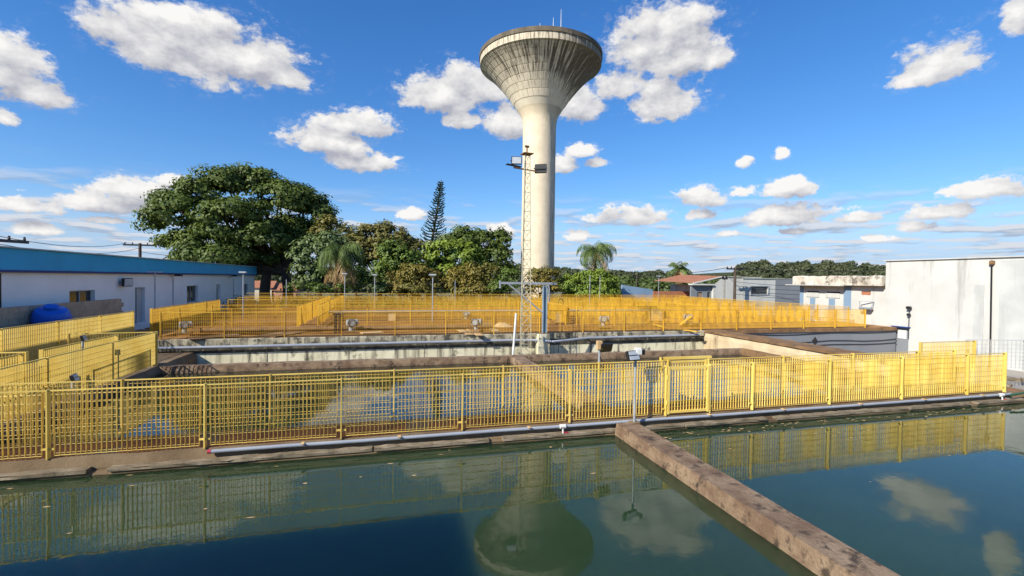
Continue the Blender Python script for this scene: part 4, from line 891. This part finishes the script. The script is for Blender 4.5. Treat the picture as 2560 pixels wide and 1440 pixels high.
def undergrowth(label, x0, x1, y0, y1, ztop, n, mat, seed, leaf=.13):
    r = np.random.default_rng(seed); Cs, Ns = [], []
    for i in range(n):
        cx, cy = r.uniform(x0, x1), r.uniform(y0, y1); h = ztop * r.uniform(.55, 1.1) + 1.45; rr = r.uniform(.5, 1.0); m = 150
        u = sph(r, m); u[:, 2] = np.abs(u[:, 2]); Cs.append(np.array([cx, cy, -1.45]) + u * np.array([rr, rr, h]) * r.uniform(.6, 1, (m, 1))); Ns.append(u + r.normal(0, .5, (m, 3)))
    C_, N_ = np.concatenate(Cs), np.concatenate(Ns); V, Fc = leaves(C_, N_, leaf * r.uniform(.6, 1.4, len(C_)), r)
    o = obj('undergrowth', fast_mesh('undergrowth', V, Fc, mat)); return tag(o, label, 'undergrowth', None, 'stuff')
undergrowth('dark mixed undergrowth along the back of the platform', -13, 26, 42.2, 46.5, 1.5, 330, L_MID, 51)
undergrowth('olive undergrowth under the tree row', -10, 22, 43.5, 49, 1.9, 200, L_OLV, 52)
# palms
def palm(label, px, Y, py_c, py_base, R_px, nf, seed, droop=1.0, dead=6, trunk=.18, leaflet=.55):
    r = np.random.default_rng(seed); b0 = at(px, py_base, Y); c0 = at(px, py_c, Y); dep = b0.x * _F.x + Y * _F.y; RR = R_px * dep / F_PX
    t = thing('palm_tree', label, 'palm', (b0.x, Y, -1.45), 0, 'palms'); H = c0.z + 1.45
    MB().tube([(0, 0, 0), (.05, 0, H * .5), (0, 0, H)], [trunk * 1.2, trunk, trunk * .8], 10).build('trunk', BARK, t)
    def frond_set(n, el_lo, el_hi, mat, name, dr):
        Vs, ribs = [], MB()
        for k in range(n):
            a = 2 * math.pi * (k + r.uniform(-.3, .3)) / n * 1.0 + (k % 3) * .4; el_ = r.uniform(el_lo, el_hi); ln = RR * r.uniform(1.15, 1.45); pts = []; p = np.array([0, 0, H]); e = el_
            ns = 14
            for s_ in range(ns + 1):
                pts.append(p.copy()); e -= dr * (1.1 + .9 * s_ / ns) * 2.0 / ns; p = p + ln / ns * np.array([math.cos(a) * math.cos(e), math.sin(a) * math.cos(e), math.sin(e)])
            ribs.tube([tuple(q) for q in pts], [.03 * (1 - .8 * i / ns) for i in range(ns + 1)], 4, False)
            side = np.array([-math.sin(a), math.cos(a), 0])
            for s_ in range(2, ns * 2):
                f = s_ / (ns * 2); i = min(int(f * ns), ns - 1); q = pts[i] + (pts[i+1] - pts[i]) * (f * ns - i); tan = pts[i+1] - pts[i]; tan /= np.linalg.norm(tan)
                ll = RR * leaflet * .75 * math.sin(math.pi * min(1, .15 + f * .85)) ** .6 * r.uniform(.8, 1.2)
                for sg in (-1, 1):
                    dirv = side * sg * .75 + tan * .5 + np.array([0, 0, -.45 - .5 * r.random()]); dirv /= np.linalg.norm(dirv); w_ = tan * .045
                    tip = q + dirv * ll + np.array([0, 0, -.25 * ll]); mid = q + dirv * ll * .55
                    Vs.append([q - w_ * .5, mid - w_, tip, mid + w_])
        V = np.array(Vs).reshape(-1, 3); o = obj(name, fast_mesh(name, V, np.arange(len(V)).reshape(-1, 4), mat), t); ribs.build('rib', mat, o)
    frond_set(nf, -.05, 1.35, L_PALM, 'fronds', droop)
    if dead: frond_set(dead, -1.2, -.5, L_PALMD, 'dead_fronds', .25)
    return t
palm('tall drooping palm right of the water tower', 1486, 50, 622, 735, 56, 20, 21, .95, 5)
palm('small palm with dead skirt beside the terracotta house', 1697, 56, 672, 740, 30, 12, 22, .55, 8, .2)
palm('feathery palm with hanging fronds in front of the tree row', 852, 45, 628, 735, 72, 26, 23, 1.05, 12)
# pine
def pine(label, px0, py0, px1, py1, Y, seed):
    r = np.random.default_rng(seed); a = at(px0, py0, Y); c = at(px1, py1, Y); t = thing('pine_tree', label, 'pine', (a.x, Y, -1.45), 0, 'trees behind the platform')
    off_ = c.x - a.x; H = c.z + 1.45; Hb = a.z + 1.45
    def ax(z): q = max(0, (z - Hb) / (H - Hb)); return np.array([off_ * (q ** .75), 0, z])
    MB().tube([tuple(ax(H * k / 12)) for k in range(13)], [.28 * (1 - .9 * k / 12) + .02 for k in range(13)], 8).build('trunk', BARK, t)
    Vs = []; br = MB(); z = Hb * .85; step = .42
    while z < H - .15:
        q = (z - Hb * .85) / (H - Hb * .85); ln = (2.0 * (1 - q) ** .8 + .18) * (1.0 if q > .06 else .8); nb = 6
        for k in range(nb):
            an = 2 * math.pi * (k + r.uniform(-.35, .35)) / nb + z * 1.7
            if r.random() < .12: continue
            l2 = ln * r.uniform(.75, 1.1); base = ax(z); d = np.array([math.cos(an), math.sin(an), 0]); pts = []
            for s_ in range(6):
                f = s_ / 5; pts.append(base + d * l2 * f + np.array([0, 0, l2 * (-.10 * math.sin(f * 3.14) + .32 * f * f)]))
            br.tube([tuple(p_) for p_ in pts], [.05, .045, .04, .035, .03, .02], 4, False)
            for s_ in range(int(10 + l2 * 26)):
                f = r.uniform(.15, 1.0); i = min(int(f * 5), 4); p_ = pts[i] + (pts[i+1] - pts[i]) * (f * 5 - i); u = r.normal(size=3); u /= np.linalg.norm(u); u[2] = abs(u[2]) * .8; v = np.cross(u, r.normal(size=3)); v /= np.linalg.norm(v) + 1e-6
                L_ = .17 * r.uniform(.7, 1.2); Vs.append([p_ - v * .05, p_ + u * L_ * .6 - v * .06, p_ + u * L_, p_ + u * L_ * .6 + v * .06])
        z += step * (1 - .45 * q)
    V = np.array(Vs).reshape(-1, 3); obj('needles', fast_mesh('needles', V, np.arange(len(V)).reshape(-1, 4), L_PINE), t); br.build('branches', L_PINE, t)
pine('leaning dark columnar pine rising above the tree row', 1070, 640, 1103, 450, 60, 31)
# ------------------------------------------------------------------ woods on the far ridges
def wood(name, label, ridge, Yn, Yf, count, mat, cr, seed, zbase=-1.45, leaf=.9):
    """ridge: list of (px, py) of the wood's skyline; trees fill from Yn to Yf below it"""
    r = np.random.default_rng(seed); xs = np.array([p[0] for p in ridge], float); ys = np.array([p[1] for p in ridge], float); Vs = []
    for i in range(count):
        f = r.random() ** .8; Y = Yn + (Yf - Yn) * f; px = r.uniform(xs[0], xs[-1]); py = np.interp(px, xs, ys)
        top = at(px, py, Yf).z; b0 = at(px, 700, Y); hill = top * f * .93 + (1 - f) * min(6., top * .55)
        h = hill + r.normal(0, .06) * cr * 4; c = np.array([b0.x, Y, h - cr * .8]); n = 90
        sc = cr * r.uniform(.7, 1.35); u = sph(r, n); u[:, 2] = np.where(u[:, 2] < -.2, -u[:, 2], u[:, 2])
        p_ = c + u * sc * np.array([1.1, 1.1, .85]) * r.uniform(.6, 1.05, (n, 1)); V, _ = leaves(p_, u + r.normal(0, .35, (n, 3)), leaf * sc * .28 * r.uniform(.6, 1.3, n), r, .7); Vs.append(V)
        n2 = 16; p2_ = np.stack([np.full(n2, c[0]) + r.normal(0, sc * .7, n2), np.full(n2, c[1]), r.uniform(zbase, max(zbase + 1, h - cr), n2)], 1); V2, _ = leaves(p2_, r.normal(size=(n2, 3)) + np.array([0, -.8, .2]), sc * .55 * r.uniform(.6, 1.2, n2), r, .8); Vs.append(V2)
    V = np.concatenate(Vs); o = obj(name, fast_mesh(name, V, np.arange(len(V)).reshape(-1, 4), mat)); tag(o, label, 'woodland', None, 'stuff'); return o
wood('forest', 'dark wooded ridge behind the houses at right', [(1838, 672), (1855, 655), (1900, 650), (2020, 650), (2110, 652), (2190, 662), (2240, 660), (2330, 655), (2400, 648), (2480, 643), (2700, 640)], 230, 300, 520, L_WOOD, 3.4, 41)
wood('forest', 'low wooded hills between the water tower and the houses', [(1250, 668), (1300, 662), (1400, 666), (1440, 672), (1500, 676), (1600, 676), (1680, 684), (1760, 690), (1850, 690)], 330, 460, 480, L_WOOD, 4.2, 42)
wood('forest', 'sunny green scrub below the wooded hills', [(1480, 704), (1600, 700), (1660, 698), (1760, 704), (1880, 712)], 95, 150, 260, L_WOOD2, 2.0, 43, leaf=1.0)
wood('forest', 'dark distant trees behind the left hall and big tree', [(-60, 690), (300, 684), (640, 680), (900, 682), (1250, 684)], 140, 200, 260, L_WOOD, 3.0, 44)
# farthest blue ridge
rg = MB(); pts_ = [(1200, 690), (1500, 688), (1700, 688), (1740, 685), (1790, 682), (1850, 680), (1950, 681), (2300, 676), (2800, 672)]; Yr = 5200
for (x, y) in pts_: c = at(x, y, Yr); rg.v += [(c.x, Yr, c.z), (c.x, Yr - 900, -1.5), (c.x, Yr + 600, -1.5)]
for i in range(len(pts_) - 1): a = 3*i; rg.f += [(a+1, a+4, a+3, a), (a, a+3, a+5, a+2)]
o = rg.build('hills', L_WOOD); o['kind'] = 'structure'

# building from which the view is taken: it shades the near corner of the front pool
ob = thing('operations_building', 'building at the viewer side of the front pool', 'building')
mb = MB(); wall_with_holes(mb, -4.5, -14, 3.45, -1.4, 3.9, [(-3.2, -1.2, 1.2, 2.6), (1.2, 3.2, 1.2, 2.6)], -.25); mb.build('wall', WHITEW, ob)
mb = MB(); wall_with_holes(mb, 3.45, -18, -4.755, -1.4, 3.9, [(-12, -9, 1.2, 2.6)], -.25, 'x'); mb.build('wall', WHITEW, ob)
MB().box(-18.2, -14.2, 3.903, -4.45, 3.5, 4.0).build('roof', WHITEG, ob)
for a_ in (-3.2, 1.2): MB().box(-4.7, a_, 1.2, -4.66, a_ + 2, 2.6).build('window', DARKG, ob)
MB().box(-12, 3.25, 1.2, -9, 3.3, 2.6).build('window', DARKG, ob)

# ------------------------------------------------------------------ right corner of the front pool
struct('pool_coping', rough_box(17.0, -2, -1.2, 17.44, 8.83, .2, .35, .014, 61), BEAM)
pr = np.random.default_rng(62)
for k in range(12):
    x_, y_ = pr.uniform(17.8, 20.5), pr.uniform(8.6, 11.2); sx_, sy_, sz_ = pr.uniform(.12, .3), pr.uniform(.1, .22), pr.uniform(.06, .14)
    o = rough_box(-sx_, -sy_, 0, sx_, sy_, sz_, .15, .012, 100 + k).build('paving_stone', PAVE if k % 3 else LIP); o.location = (x_, y_, .115); o.rotation_euler.z = pr.uniform(0, 3)
    tag(o, 'loose grey paving stone in the heap at the end of the front fence', 'stone', 'loose paving stones')
yf = thing('yellow_frame', 'yellow steel frame lying flat at the end of the front fence', 'frame', (17.75, 8.55, .13), R(-12))
MB().bar((0, 0, .12), (3, .1, .12), .1, .1).bar((0, .7, .12), (3, .8, .12), .1, .1).build('side', YEL2, yf); MB().bar((.05, .05, .12), (.05, .65, .12), .08, .08).bar((1.5, .1, .12), (1.5, .7, .12), .08, .08).build('crosspiece', YEL2, yf)
tag(MB().tube([(16.3, 8.76, .24), (16.9, 8.78, .27), (17.3, 8.9, .28), (17.8, 8.75, .26), (18.4, 8.9, .2)], .03, 6).build('hose', M('green_hose', (.02, .10, .05), None, 2, .5)), 'dark green hose at the far end of the front pipe', 'hose', 'hoses at the pools')
# floating flakes near the coping and lime spots on the divider wall
fm = MB()
for k in range(110):
    x_, y_ = (pr.uniform(5.5, 16.5), 8.66 - abs(pr.normal(0, .18))) if k < 60 else (pr.uniform(-6, 16), 8.7 - abs(pr.normal(0, 1.2))); a_, b__ = pr.uniform(.02, .07), pr.uniform(.008, .025)
    fm.add([(x_ - a_, y_, .004), (x_, y_ - b__, .004), (x_ + a_, y_, .004), (x_, y_ + b__, .004)], [(0, 1, 2, 3)])
o = fm.build('floating_flakes', BRICKD); tag(o, 'tan scum flakes floating along the front pool edge', 'debris', None, 'stuff')
